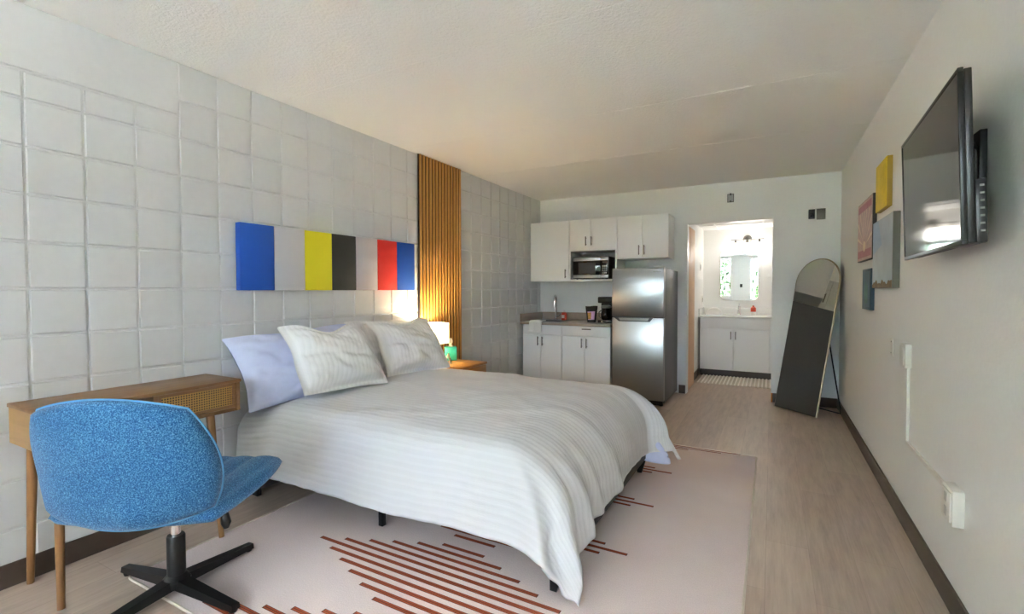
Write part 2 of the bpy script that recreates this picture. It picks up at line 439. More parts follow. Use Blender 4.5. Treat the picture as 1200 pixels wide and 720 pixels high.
# ------------------------------------------------------------------ bed
BX0, BX1, BY0, BY1 = -2.775, -.72, 1.775, 3.275
bed = thing('bed_frame', ((BX0+BX1)/2, (BY0+BY1)/2, 0), 'black low bed frame on tapered legs carrying the white mattress', 'bed')
z0, z1 = .13, .22
bx('side_rail', (BX0, BY0, .175), (BX1, BY0+.035, z1), 'black_metal', bed, .004)
bx('side_rail', (BX0, BY1-.035, .175), (BX1, BY1, z1), 'black_metal', bed, .004)
bx('foot_rail', (BX1-.035, BY0+.035, z0), (BX1, BY1-.035, z1), 'black_metal', bed, .004)
bx('head_rail', (BX0, BY0+.035, z0), (BX0+.035, BY1-.035, z1), 'black_metal', bed, .004)
mb = MB()
for k in range(11): mb.box((BX0+.08+k*.185, BY0+.036, z1-.03), (BX0+.15+k*.185, BY1-.036, z1-.012))
mb.box((BX0+.036, 2.49, z1-.06), (BX1-.036, 2.54, z1-.03)); mb.build('slats', 'black_metal', bed)
for px_, py_, sx in ((-.775, 1.79, 1), (-.775, 3.24, 1), (-1.79, 1.86, 0), (-1.79, 3.16, 0), (-2.73, 1.79, 0), (-2.73, 3.24, 0)):
    mb = MB()
    if sx: mb.prism([(px_-.016, py_-.012, .0085), (px_+.014, py_-.012, .0085), (px_+.05, py_-.012, z0+.002), (px_-.018, py_-.012, z0+.002)], (0, .024, 0))
    else:
        zb = .0085 if px_ > RX0 else .001
        mb.box((px_-.014, py_-.014, zb), (px_+.014, py_+.014, z0+(.075 if abs(px_+1.79) < .01 else .045)), .002)
    mb.build('leg', 'black_metal', bed)
for yy in (BY0+.0, BY1-.03): bx('head_post', (BX0-.005, yy, .002), (BX0+.03, yy+.03, .37), 'black_metal', bed, .003)
mat_o = MB().box((BX0+.04, BY0+.03, z1+.001), (-.83, 3.235, .525), .13, 6).build('mattress', 'cloth_white')
tag(mat_o, 'thick white mattress on the black bed frame under the duvet', 'mattress')

def squirc(u, v, k=.5): return u*math.sqrt(1-k*v*v/2), v*math.sqrt(1-k*u*u/2)
# duvet: a sheet laid over the mattress and hanging down three sides
TOP = .59; EX, EN, EF = -1.02, 1.83, 3.17
XH = -2.765
def arc(q_, ro, fl):
    if q_ < ro*PI/2: return ro*math.sin(q_/ro), ro*(1-math.cos(q_/ro))
    e = q_-ro*PI/2; return ro+e*fl, ro+e*math.sqrt(1-fl*fl)
def duvet_pt(u, v, off=0):
    a = max(0, u-EX); b1 = max(0, EN-v); b2 = max(0, v-EF)
    bb = b1 if b1 > 0 else -b2
    x = min(u, EX); y = min(max(v, EN), EF)
    d = math.hypot(a, bb)
    cx = (x+1.85)/1.0; cy = (y-2.52)/.72
    crown = .045*max(0, 1-abs(cx)**4)*max(0, 1-abs(cy)**3)
    wr = .012*noise.noise((x*2.3, y*2.6, .3)) + .006*noise.noise((x*5+y*2, y*6-x*2, 1.7)) + .003*noise.noise((x*13, y*11, 4.2))
    # creases running from the middle towards the near foot corner
    cr = .012*max(0, noise.noise(((x-y)*6, (x+y)*1.2, 6.0)) - .1) + .008*max(0, noise.noise(((x*.4+y)*9, (x-y)*1.5, 2.0))-.15)
    z = TOP + crown + wr + cr
    if x < -2.45: z -= .05*min(1, (-2.45-x)/.3)
    if d < 1e-9: return Vector((x, y, z+off))
    th = math.atan2(abs(bb), a); ct, st2 = max(0, math.cos(th)), math.sin(th)
    corner = math.sin(2*th) if a > 0 and bb != 0 else 0
    ox, _ = arc(d, .31, .10+.38*corner); oy, _ = arc(d, .14, .10+.02*corner)
    ro = .31*ct*ct + .14*st2*st2
    _, dn = arc(d, ro, .10+.12*corner)
    dep = min(1, dn/.38)
    if a > 0 and bb == 0:
        kn = max(0, 1-(y-EN)/.8)
        f = dep*(.030*math.sin((y-EN)*15+.4)*kn + .026*noise.noise((y*4.6, 2.2, dn*1.2)) + .010*math.sin(y*10+1))
        # a few sharp hanging pleats near the near corner
        for yc, hw_, am in ((1.97, .045, .03), (2.16, .05, .028), (2.43, .06, .018)):
            f += dep*am*math.exp(-((y-yc+.10*(1-dep))/hw_)**2)
    elif a == 0:
        f = dep*(.022*noise.noise((x*2.3, 3.1, dep*.5)) + .012*noise.noise((x*6.0, 9.7, dep)))
    else:
        f = dep*(.03*math.sin(th*6.2+.4) + .018*noise.noise((th*4, 5.5, dn*2)))*(.5+.5*corner)
        if bb > 0: f += dep*.03*max(0, math.cos(th))*math.sin(.4)
    if bb < 0: ox *= 1+.55*corner
    ex = ct**.38; ey = st2**.8
    sy = -1 if bb > 0 else 1
    p = Vector((x+ex*(ox+f), y+sy*ey*(oy+f), z-dn))
    p.x += .004*noise.noise((u*14, v*14, 2)); p.y += .004*noise.noise((u*14, v*14, 7))
    if p.z < .055: p.z = .055-.018*math.tanh((.055-p.z)/.06) + .003*noise.noise((u*5, v*5, 1))
    return p + Vector((ex*off, sy*ey*off, off*.3))
OVF, OVN, OVB = .615, .475, .43
du = thing('duvet', ((BX0+BX1)/2, 2.5, .02), 'white ribbed duvet spread over the bed and hanging to the rug at the foot', 'duvet')
U0, U1, V0, V1 = XH, EX+OVF, EN-OVN, EF+OVB
def warp(i, j): return U0+(U1-U0)*i, V0+(V1-V0)*j
def hem(u, v):
    u0, v0 = u, v
    if v < EN: v = EN-(EN-v)*(1-.03*math.exp(-((u+1.2)/.35)**2)+.02*math.sin(u*3))
    if u > EX:
        k = math.exp(-((v0-2.55)/.6)**2); u = EX+(u-EX)*(1-.06*k)
        if v0 > EF: g = min(1, (v0-EF)/.25)*min(1, (u0-EX)/.3); u = EX+(u-EX)*(1-.08*g); v = EF+(v-EF)*(1-.36*g)
    return u, v
def dtop(i, j): return duvet_pt(*hem(*warp(i, j)))
mb = MB(); mb.grid(dtop, 150, 170, lambda i, j: warp(i, j))
cov = mb.build('duvet_cover', 'duvet_white', du, angle=180)
mod = cov.modifiers.new('Thick', 'SOLIDIFY'); mod.thickness = .022; mod.offset = -1
# blue white insert peeping out of the far foot corner
mb = MB()
def ins(i, j):
    a_, b_ = squirc(2*i-1, 2*j-1, .8)
    return duvet_pt(EX+.44+.20*a_, EF+.08+.20*b_, -.068)
mb.grid(ins, 26, 26, lambda i, j: (i, j))
o = mb.build('duvet_insert', 'insert_blue', du, angle=180); o['label'] = 'pale blue corner of the inner quilt sticking out'
mod = o.modifiers.new('Thick', 'SOLIDIFY'); mod.thickness = .03; mod.offset = 0

# pillows
def pillow(name, w, h, th, mat, M, label, seed, chop=.03, fl=.03, wr=1.3):
    mb = MB(); fu, fv = 1-2*fl/w, 1-2*fl/h
    def shape(i, j, sg):
        u, v = 2*i-1, 2*j-1
        x = u*w/2*(1-.06*(1-v*v)*abs(u)**2); y = v*h/2*(1-.05*(1-abs(u)**2)*v*v*(1 if v < 0 else 0))
        top = max(0, v)**1.5
        y -= chop*top*math.exp(-((u+.05)/.42)**2)
        y += .014*noise.noise((u*1.6+seed, v*1.3, 5.))*top
        U_, V_ = min(1, abs(u)/fu), min(1, abs(v)/fv)
        e = max(0, 1-U_**2.4)*max(0, 1-V_**2.6)
        low = 1+.22*(-v)
        z = sg*(.003 + th/2*low*e**.55)
        k = min(1, e*5)
        z += wr*k*(.016*noise.noise((u*2.0+seed, v*2.0, sg*.6)) + .010*noise.noise((u*3+v*3+seed, v*2-u*1.2, sg*2))*sg + .005*sg*noise.noise((u*8+seed, v*6, 3)))
        z += sg*k*.010*max(0, 1-abs(v+.12+.18*u)/.10)*-1
        z += .03*noise.noise((u*1.1+seed, v*1.1, 8.)) - .035*top*abs(u)**3 - .02*top*math.exp(-((u+.05)/.35)**2)*sg
        return Vector((x, y, z))
    N = 44
    mb.grid(lambda i, j: shape(i, j, 1), N, N, lambda i, j: (i*w, j*h))
    mb.grid(lambda i, j: shape(i, j, -1), N, N, lambda i, j: (i*w, j*h), True)
    mb.weld(1e-4); mb.xf(M)
    o = mb.build(name, mat, None, angle=180)
    md = o.modifiers.new('Smooth', 'SUBSURF'); md.levels = 1; md.render_levels = 1
    return tag(o, label, 'pillow', 'pillows at the head of the bed')
def pose(c, lean, yaw, roll):
    # local x across (along +y of the room), local y up, local z out of the face (+x of the room)
    B = Matrix(((0, 0, 1, 0), (1, 0, 0, 0), (0, 1, 0, 0), (0, 0, 0, 1)))
    return Matrix.Translation(c) @ Matrix.Rotation(yaw, 4, 'Z') @ Matrix.Rotation(-lean, 4, 'Y') @ B @ Matrix.Rotation(roll, 4, 'Z')
R = math.radians
pillow('pillow', .88, .46, .20, 'insert_blue', pose((-2.62, 2.05, .79), R(26), R(-2), R(2)), 'plain pale blue-white pillow against the wall at the near corner of the bed', 1.3, .03, .005, 2.0)
pillow('pillow', .72, .46, .18, 'pillow_white', pose((-2.665, 2.86, .80), R(20), R(0), R(-2)), 'white pillow mostly hidden behind the right-hand striped pillow', 4.6, .03)
pillow('pillow', .60, .47, .22, 'pillow_white', pose((-2.385, 2.10, .84), R(32), R(-6), R(-2)), 'white ribbed pillow leaning in front of the pale blue-white pillow', 7.7, .075)
pillow('pillow', .61, .46, .21, 'pillow_white', pose((-2.43, 2.845, .825), R(30), R(-8), R(-1)), 'white ribbed pillow nearest the lamp, its top corner pointing up', 11.2, .045)

# ------------------------------------------------------------------ wall panel above bed
t = thing('headboard_panel', (XL+.025, 2.51, 1.247), 'long wall panel of seven coloured blocks hanging above the bed', 'wall panel')
py0, py1 = 1.722, 3.298; n = 7
for k, (nm, m) in enumerate([('blue', 'cv_blue'), ('grey', 'cv_grey'), ('yellow', 'cv_yellow'), ('black', 'cv_black'), ('pinkish grey', 'cv_pink'), ('red', 'cv_red'), ('blue', 'cv_blue')]):
    a = py0+(py1-py0)*k/n; b = py0+(py1-py0)*(k+1)/n
    o = bx('colour_block', (XL+.003, a+.0006, 1.247), (XL+.047, b-.0006, 1.652), m, t, .004); o['label'] = nm+' block'

# slat panel
t = thing('slat_panel', (XL+.02, 3.72, .0), 'tall vertical wooden slat panel on the block wall behind the lamp', 'wall panel')
bx('backing', (XL+.013, 3.385, .101), (XL+.022, 4.05, ZC-.004), 'slat_felt', t)
n = 14; p = (4.05-3.385)/n
for k in range(n):
    bx('slat', (XL+.0221, 3.385+k*p+.0105, .101), (XL+.032, 3.385+(k+1)*p-.0105, ZC-.004), 'slat_wood', t, .0015)

# ------------------------------------------------------------------ nightstand + its things
t = thing('nightstand', (-2.56, 3.53, 0), 'wooden nightstand under the lamp on the far side of the bed', 'nightstand')
NX0, NX1, NY0, NY1, NZ = -2.755, -2.30, 3.345, 3.755, .588
bx('top', (NX0, NY0, NZ-.022), (NX1, NY1, NZ), 'stand_wood', t, .004)
mb = MB().box((NX0+.01, NY0+.01, .36), (NX0+.03, NY1-.01, NZ-.022)).box((NX0+.03, NY0+.01, .36), (NX1-.02, NY0+.03, NZ-.022)).box((NX0+.03, NY1-.03, .36), (NX1-.02, NY1-.01, NZ-.022)).box((NX0+.03, NY0+.03, .36), (NX1-.02, NY1-.03, .378))
mb.build('body', 'stand_wood', t)
o = bx('drawer', (NX1-.02, NY0+.012, .365), (NX1-.004, NY1-.012, NZ-.026), 'stand_wood', t, .002)
MB().cyl((NX1-.004, 3.54, .47), (NX1+.016, 3.54, .47), .011).build('knob', 'nickel', o)
for x in (NX0+.035, NX1-.04):
    for y in (NY0+.04, NY1-.04): MB().cyl((x, y, .0085 if x > RX0-.02 else .001), (x, y, .36), .012, .018, 14).build('leg', 'leg_wood', t)

t = thing('table_lamp', (-2.63, 3.4, NZ), 'lit bedside lamp with white square shade and yellow base', 'lamp')
lc = Vector((-2.635, 3.40, NZ))
MB().lathe(lc, [(.055, 0), (.055, .012), (.03, .02), (.028, .08), (.034, .10), (.02, .15), (.008, .18)], 20).build('base', 'brass_yellow', t)
MB().cyl(lc+Vector((0, 0, .18)), lc+Vector((0, 0, .33)), .006).build('stem', 'brass_yellow', t)
mb = MB(); sw = .092
zA, zB = NZ+.185, NZ+.365
for (ax, ay), (bx_, by_) in (((-sw, -sw), (sw, -sw)), ((sw, -sw), (sw, sw)), ((sw, sw), (-sw, sw)), ((-sw, sw), (-sw, -sw))):
    d = Vector((by_-ay, ax-bx_, 0)).normalized()*.003
    mb.prism([(lc.x+ax, lc.y+ay, zA), (lc.x+bx_, lc.y+by_, zA), (lc.x+bx_, lc.y+by_, zB), (lc.x+ax, lc.y+ay, zB)], d)
mb.build('lamp_shade', 'lamp_shade', t)
MB().sphere(lc+Vector((0, 0, .28)), .03).build('bulb', 'globe_lit', t)
lp = bpy.data.lights.new('bedside_bulb', 'POINT'); lp.energy = 1.9; lp.color = (1, .83, .55); lp.shadow_soft_size = .03
lo = bpy.data.objects.new('bedside_bulb', lp); COL.objects.link(lo); lo.location = lc+Vector((0, 0, .335))

t = thing('tissue_box', (-2.66, 3.69, NZ), 'teal cube tissue box on the nightstand beside the lamp', 'tissue box')
M = Matrix.Translation((-2.655, 3.672, NZ+.001)) @ Matrix.Rotation(R(40), 4, 'Z')
MB().box((-.055, -.055, 0), (.055, .055, .125), .003).xf(M).build('carton', 'teal_card', t)
mb = MB()
def tis(i, j):
    a = (i-.5)*2; z = .122+.085*j*(1-.35*a*a)
    return Vector((a*.026*(1-.45*j)+.008*math.sin(j*5+i*3), .010*math.sin(i*7+j*4)*(1-.2*j), z))
mb.grid(tis, 12, 12).xf(M); o = mb.build('tissue', 'tissue_white', t); md = o.modifiers.new('s', 'SOLIDIFY'); md.thickness = .004

t = thing('tent_card', (-2.5, 3.47, NZ), 'small white printed card standing by the tissue box', 'card')
M = Matrix.Translation((-2.52, 3.49, NZ+.001)) @ Matrix.Rotation(R(30), 4, 'Z')
MB().prism([(0, -.05, 0), (.003, -.05, 0), (-.022, -.05, .09), (-.025, -.05, .09)], (0, .1, 0)).prism([(-.05, -.05, 0), (-.047, -.05, 0), (-.022, -.05, .09), (-.025, -.05, .09)], (0, .1, 0)).xf(M).build('card_stock', 'white_plastic', t)
MB().prism([(.0005, .0, .012), (.0035, .0, .012), (-.0065, .0, .047), (-.0095, .0, .047)], (0, .035, 0)).xf(M @ Matrix.Translation((.0012, 0, 0))).build('picture', 'dark_plate', t)

# ------------------------------------------------------------------ desk
DXa, DXb, DYa, DYb, DZt, DZb = XL+.014, -2.478, .742, 1.532, .778, .612
t = thing('desk', (-2.64, 1.14, 0), 'narrow wooden desk with a cane fronted drawer against the block wall', 'desk')
bx('desk_top', (DXa, DYa-.006, DZt-.016), (DXb+.006, DYb+.006, DZt), 'desk_wood', t, .003)
mb = MB().box((DXa, DYa, DZb), (DXb, DYa+.018, DZt-.016)); mb.build('side_panel', 'desk_end', t)
bx('side_panel', (DXa, DYb-.018, DZb), (DXb, DYb, DZt-.016), 'desk_wood', t)
bx('bottom_panel', (DXa, DYa+.018, DZb), (DXb-.002, DYb-.018, DZb+.018), 'desk_wood', t)
bx('back_panel', (DXa, DYa+.018, DZb+.018), (DXa+.012, DYb-.018, DZt-.016), 'desk_wood', t)
bx('divider', (DXa+.012, 1.13, DZb+.018), (DXb-.004, 1.148, DZt-.016), 'desk_wood', t)
fr = MB(); y0, y1, z0_, z1_ = 1.15, DYb-.02, DZb+.02, DZt-.018; w = .014; xa, xb = DXb-.022, DXb-.006
fr.box((xa, y0, z0_), (xb, y1, z0_+w)).box((xa, y0, z1_-w), (xb, y1, z1_)).box((xa, y0, z0_+w), (xb, y0+w, z1_-w)).box((xa, y1-w, z0_+w), (xb, y1, z1_-w))
d_ = fr.build('drawer', 'desk_wood', t)
bx('cane_panel', (xa+.004, y0+w, z0_+w), (xb-.006, y1-w, z1_-w), 'rattan', d_)
for (x, y, fx, fy) in ((-2.50, .80, -2.43, .775), (-2.72, .79, -2.765, .785), (-2.50, 1.39, -2.415, 1.388), (-2.74, 1.39, -2.765, 1.39)):
    MB().tube([(fx, fy, .0085 if fx > RX0-.02 and fy > RY0-.02 else .001), (x, y, DZb-.001)], [.0125, .019], 16).build('leg', 'leg_wood', t)

# ------------------------------------------------------------------ office chair
CC = Vector((-2.14, 1.045, 0)); CA = R(30)
t = thing('office_chair', CC, 'wide blue fabric swivel chair with a low curved back, on a black cross base', 'chair')
CM = Matrix.Translation(CC) @ Matrix.Rotation(CA, 4, 'Z')      # local x right, y forward (away from the camera)
def back_pt(u, v, s_):
    a, b = squirc(u, v, .56)
    hw = .318+.022*(-b) ; x = a*hw
    z = .648 + b*.222 - .012*(1-a*a)*(1 if b < 0 else 0)*(-b)*2 + .012*(1-a*a)*max(0, b)
    wrap = .085*abs(a)**2.4
    y = -.275 - .07*(b*.5+.5) + wrap*(1-.35*b)
    e = (1-max(abs(u), abs(v))**8)
    tk = .043*max(0, e)**.5
    return Vector((x, y, z)), tk, a
def bs(i, j, sg):
    p, tk, a = back_pt(2*i-1, 2*j-1, sg); n = Vector((-.5*a*sg*0, sg, .15*sg))
    w = .006*noise.noise((p.x*5, p.z*5, sg*3.))
    if sg < 0: w += .012*math.exp(-((p.x-.06)/.05)**2-((p.z-.46)/.05)**2)
    return p + Vector((-.55*a*sg, sg, .12*sg)).normalized()*(tk+w*min(1, tk*40))
mb = MB(); mb.grid(lambda i, j: bs(i, j, 1), 30, 26); mb.grid(lambda i, j: bs(i, j, -1), 30, 26, None, True); mb.weld(1e-4); mb.xf(CM)
mb.build('backrest', 'chair_blue', t, angle=180)
rim = []
for k in range(96):
    q = k/96*4; e = int(q); f = 2*(q-e)-1
    u, v = [(f, -1), (1, f), (-f, 1), (-1, -f)][e]; rim.append(back_pt(u, v, 1)[0]+Vector((0, -.004, 0)))
mb = MB().tube(rim, .0038, 8, closed=True).xf(CM); mb.build('piping', 'chair_piping', t)
def seat_pt(i, j, sg):
    u, v = 2*i-1, 2*j-1; a, b = squirc(u, v, .34)
    x = a*.335*(1+.03*b); y = .02+b*.275
    e = max(0, 1-max(abs(u), abs(v))**7)**.5
    z = .437 - .010*(1-a*a)
    if sg > 0: z += e*(.040+.012*abs(math.sin(a*PI*3.5))**.4)
    else: z -= e*.04
    z += .012*b
    return Vector((x, y, z))
mb = MB(); mb.grid(lambda i, j: seat_pt(i, j, 1), 64, 30); mb.grid(lambda i, j: seat_pt(i, j, -1), 64, 30, None, True); mb.weld(1e-4); mb.xf(CM)
mb.build('seat', 'chair_blue', t, angle=180)
mb = MB().box((-.11, -.12, .365), (.11, .15, .402), .008).box((-.09, -.22, .388), (-.04, -.10, .402), .003).box((.04, -.22, .388), (.09, -.10, .402), .003)
mb.xf(CM); mb.build('seat_plate', 'black_metal', t)
mb = MB().tube([(.08, .0, .372), (.18, -.04, .37), (.232, -.06, .368)], .006, 8).tube([(.225, -.06, .372), (.232, -.06, .36), (.238, -.06, .32), (.238, -.06, .30)], [.006, .014, .019, .010], 12).xf(CM); mb.build('lever', 'black_plastic', t)
MB().cyl(CC+Vector((0, 0, .2)), CC+Vector((0, 0, .366)), .0185).build('gas_lift', 'chrome', t)
MB().lathe(CC, [(.046, .035), (.05, .045), (.05, .065), (.033, .085), (.033, .24), (.030, .246)], 24).build('column', 'black_plastic', t)
for k in range(4):
    a = R(6+90*k); zr = .008
    L = Matrix.Translation(CC) @ Matrix.Rotation(a, 4, 'Z')
    mb = MB()
    for (r0, w0, b0, t0), (r1, w1, b1, t1) in (((.03, .030, .035, .072), (.345, .019, .018, .04)),):
        v = [(r0, -w0, b0), (r0, w0, b0), (r0, w0*.8, t0), (r0, -w0*.8, t0), (r1, -w1, b1), (r1, w1, b1), (r1, w1*.8, t1), (r1, -w1*.8, t1)]
        V = [mb.bm.verts.new(p) for p in v]
        for q in [(0,3,2,1),(4,5,6,7),(0,1,5,4),(1,2,6,5),(2,3,7,6),(3,0,4,7)]: mb.bm.faces.new([V[i] for i in q])
    mb.xf(L); leg = mb.build('base_arm', 'black_plastic', t)
    pr = L @ Vector((.33, 0, 0)); onrug = pr.x > RX0 and pr.y > RY0
    MB().lathe(L @ Vector((.33, 0, 0)), [(.013, .0085 if onrug else .001), (.016, .012), (.016, .03)], 12).build('glide', 'black_plastic', leg)

# ------------------------------------------------------------------ kitchen
def handle(p, length, vertical, parent, r=.005, axis='z'):
    p = Vector(p); d = Vector((0, 0, length/2)) if vertical else Vector((length/2, 0, 0)); o = Vector((0, -.026, 0))
    MB().box(p+o-d-Vector((.006, .005, .006)), p+o+d+Vector((.006, .005, .006)), .003).cyl(p-d*.75, p-d*.75+o, .0045, n=10).cyl(p+d*.75, p+d*.75+o, .0045, n=10).build('handle', 'nickel', parent)
UY = 5.63; UB = YB-.002
def wall_cab(x0, x1, z0, z1, doors, label, niche=None):
    t = thing('wall_cabinet', ((x0+x1)/2, (UY+UB)/2, z0), label, 'cabinet', 'white wall cabinets above the kitchenette')
    c = MB(); y0 = UY+.019
    zb = niche if niche else z0
    c.box((x0, y0, zb), (x0+.016, UB, z1)).box((x1-.016, y0, zb), (x1, UB, z1)).box((x0+.016, y0, z1-.016), (x1-.016, UB, z1)).box((x0+.016, y0, zb), (x1-.016, UB, zb+.016)).box((x0+.016, UB-.01, zb+.016), (x1-.016, UB, z1-.016))
    c.build('carcass', 'white_laminate', t)
    if niche:
        c = MB().box((x0, UY+.002, z0), (x0+.018, UB, zb-.001)).box((x1-.018, UY+.002, z0), (x1, UB, zb-.001)).box((x0+.018, UY+.002, z0), (x1-.018, UB, z0+.018))
        c.build('microwave_shelf', 'white_laminate', t)
        bx('shelf_back', (x0+.018, UB-.012, z0+.018), (x1-.018, UB, zb-.001), 'niche_grey', t)
    for d in doors:
        a, b, hx, hz = d
        o = bx('door', (a+.0015, UY, zb+.0015), (b-.0015, UY+.018, z1-.0015), 'white_laminate', t, .0015)
        handle((hx, UY, hz), .1, True, o)
    return t
wall_cab(-2.776, -2.242, 1.357, 2.114, [(-2.776, -2.242, -2.285, 1.45)], 'tall single door white wall cabinet in the corner above the faucet')
wall_cab(-2.239, -1.632, 1.357, 2.114, [(-2.239, -1.972, -2.015, 1.845), (-1.972, -1.632+.0, -1.945, 1.845)], 'white wall cabinet with two doors over the microwave shelf', 1.725)
wall_cab(-1.629, -1.038, 1.612, 2.114, [(-1.629, -1.335, -1.366, 1.71), (-1.335, -1.038, -1.305, 1.71)], 'white two door wall cabinet above the refrigerator')

KY = 5.372
def base_cab(x0, x1, split, label, pull):
    t = thing('base_cabinet', ((x0+x1)/2, 5.68, 0), label, 'cabinet', 'white base cabinets under the tan countertop')
    c = MB(); y0 = KY+.02; zt = .815
    c.box((x0, y0, .1), (x0+.016, UB, zt)).box((x1-.016, y0, .1), (x1, UB, zt)).box((x0+.016, y0, .1), (x1-.016, UB, .116)).box((x0+.016, UB-.01, .116), (x1-.016, UB, zt)).box((x0+.016, y0, zt-.06), (x1-.016, y0+.016, zt))
    c.build('carcass', 'white_laminate', t)
    bx('toe_kick', (x0, y0+.05, .001), (x1, y0+.065, .1), 'toe_dark', t)
    o = bx('drawer', (x0+.002, KY, .692), (x1-.002, KY+.018, .812), 'white_laminate', t, .0015)
    if pull: handle(((x0+x1)/2+.02, KY, .782), .1, False, o)
    else: o['label'] = 'plain false drawer front without a pull'; o.name = 'false_drawer_front'
    for a, b, hx in ((x0, split, split-.03), (split, x1, split+.03)):
        o = bx('door', (a+.002, KY, .103), (b-.002, KY+.018, .688), 'white_laminate', t, .0015)
        handle((hx, KY, .615), .1, True, o)
base_cab(-2.762, -2.235, -2.515, 'white base cabinet with the hand towel hanging over its top edge', False)
base_cab(-2.232, -1.63, -1.943, 'white base cabinet beside the refrigerator with a drawer above two doors', True)
t = thing('countertop', (-2.2, 5.68, .816), 'tan laminate countertop with low backsplash beside the refrigerator', 'countertop')
CZ = .846
mb = MB()
hx0, hx1, hy0, hy1 = -2.72, -2.3, 5.46, 5.86
mb.box((-2.79, 5.345, .816), (hx0, UB, CZ), .003).box((hx1, 5.345, .816), (-1.622, UB, CZ), .003).box((hx0, 5.345, .816), (hx1, hy0, CZ), .003).box((hx0, hy1, .816), (hx1, UB, CZ), .003)
mb.build('worktop', 'counter_tan', t)
bx('backsplash', (-2.776, UB-.02, CZ), (-1.622, UB, CZ+.1), 'counter_tan', t, .003)
bx('side_splash', (-2.797, 5.36, CZ), (-2.777, UB, CZ+.1), 'counter_tan', t, .003)
t = thing('sink', (-2.51, 5.66, CZ), 'steel drop-in sink in the tan countertop under the faucet', 'sink')
mb = MB(); a, b, c_, d = hx0+.004, hx1-.004, hy0+.004, hy1-.004; zb = .83
mb.box((hx0-.012, hy0-.012, CZ+.0005), (hx1+.012, c_+.012, CZ+.004)).box((hx0-.012, d-.012, CZ+.0005), (hx1+.012, hy1+.012, CZ+.004)).box((hx0-.012, c_+.012, CZ+.0005), (a+.012, d-.012, CZ+.004)).box((b-.012, c_+.012, CZ+.0005), (hx1+.012, d-.012, CZ+.004))
mb.build('rim', 'steel', t)
mb = MB().box((a, c_, .70), (b, d, .704)).box((a, c_, .704), (a+.004, d, CZ)).box((b-.004, c_, .704), (b, d, CZ)).box((a+.004, c_, .704), (b-.004, c_+.004, CZ)).box((a+.004, d-.004, .704), (b-.004, d, CZ)); mb.build('bowl', 'steel', t)
t = thing('faucet', (-2.52, 5.915, CZ), 'chrome gooseneck faucet behind the kitchen sink', 'faucet')
fx, fy = -2.545, 5.925
pts = [(fx, fy, CZ+.005), (fx, fy, CZ+.24)] + [(fx+.004*k, fy-.07+.07*math.cos(R(k*18)), CZ+.24+.085*math.sin(R(k*18))) for k in range(1, 11)] + [(fx+.04, fy-.14, CZ+.16)]
MB().tube(pts, .0125, 12).build('spout', 'chrome', t)
MB().lathe((fx, fy, CZ+.0005), [(.03, 0), (.03, .008), (.02, .012), (.02, .04)], 20).build('base', 'chrome', t)
MB().tube([(fx, fy, CZ+.05), (fx+.05, fy-.01, CZ+.055), (fx+.075, fy-.015, CZ+.095)], [.011, .01, .007], 10).build('handle', 'chrome', t)
# hand towel over the counter edge
mb = MB()
tx0, tx1 = -2.645, -2.49
def tow(i, j):
    x = tx0+(tx1-tx0)*i + .02*j*(i-.5) - .03*j + .02; s_ = j*.24
    if s_ < .10: y, z = 5.435-s_, CZ+.012
    else: y, z = 5.333, CZ+.012-(s_-.10)
    if .08 < s_ < .13:
        q = (s_-.08)/.05*PI/2; y = 5.355-.024*math.sin(q); z = CZ+.012-.024*(1-math.cos(q))
    return Vector((x, y-.006*math.sin(i*9+1)*j, z+.003*math.sin(i*8)))
mb.grid(tow, 20, 40); o = mb.build('hand_towel', 'terry_white', None, angle=180); md = o.modifiers.new('s', 'SOLIDIFY'); md.thickness = .012; md.offset = 1
tag(o, 'small white hand towel draped over the front edge of the tan countertop', 'towel')
t = thing('soap_bottle', (-2.40, 5.85, CZ), 'small orange-red soap bottle beside the kitchen faucet', 'bottle')
MB().lathe((-2.405, 5.87, CZ+.001), [(.034, 0), (.037, .01), (.037, .085), (.028, .1), (.014, .105)], 18).build('bottle_body', 'red_plastic', t)
MB().lathe((-2.405, 5.87, CZ+.106), [(.014, 0), (.014, .02), (.006, .022), (.006, .03)], 12).build('pump', 'white_plastic', t)
MB().prism([(-2.425, 5.832, CZ+.03), (-2.387, 5.832, CZ+.03), (-2.387, 5.832, CZ+.07), (-2.425, 5.832, CZ+.07)], (0, .003, 0)).build('label_patch', 'white_plastic', t)
# coffee bag
t = thing('coffee_bag', (-1.95, 5.6, CZ), 'black coffee bag with pink and gold label on the counter left of the coffee maker', 'bag')
mb = MB()
def bag(i, j, sg):
    z = .20*j; w = .052*(1+.45*j); th = .036*(1-j**3)+.002
    u = 2*i-1
    return Vector((u*w, sg*th*math.sqrt(max(0, 1-u**4)), z + .004*math.sin(u*3)*j))
bagM = Matrix.Translation((-1.945, 5.63, CZ+.001)) @ Matrix.Rotation(R(12), 4, 'Z')
mb.grid(lambda i, j: bag(i, j, -1), 16, 16); mb.grid(lambda i, j: bag(i, j, 1), 16, 16, None, True); mb.weld(1e-4); mb.xf(bagM); mb.build('pouch', 'bag_black', t)
mb = MB(); mb.grid(lambda i, j: bag(.16+.68*i, .17+.5*j, -1)+Vector((0, -.002, 0)), 8, 8)
mb.mi = 1; mb.grid(lambda i, j: bag(.16+.34*i, .2+.42*j, -1)+Vector((0, -.0035, 0)), 6, 6); mb.xf(bagM)
mb.build('front_label', ['bag_pink', 'bag_gold'], t, fix=False)
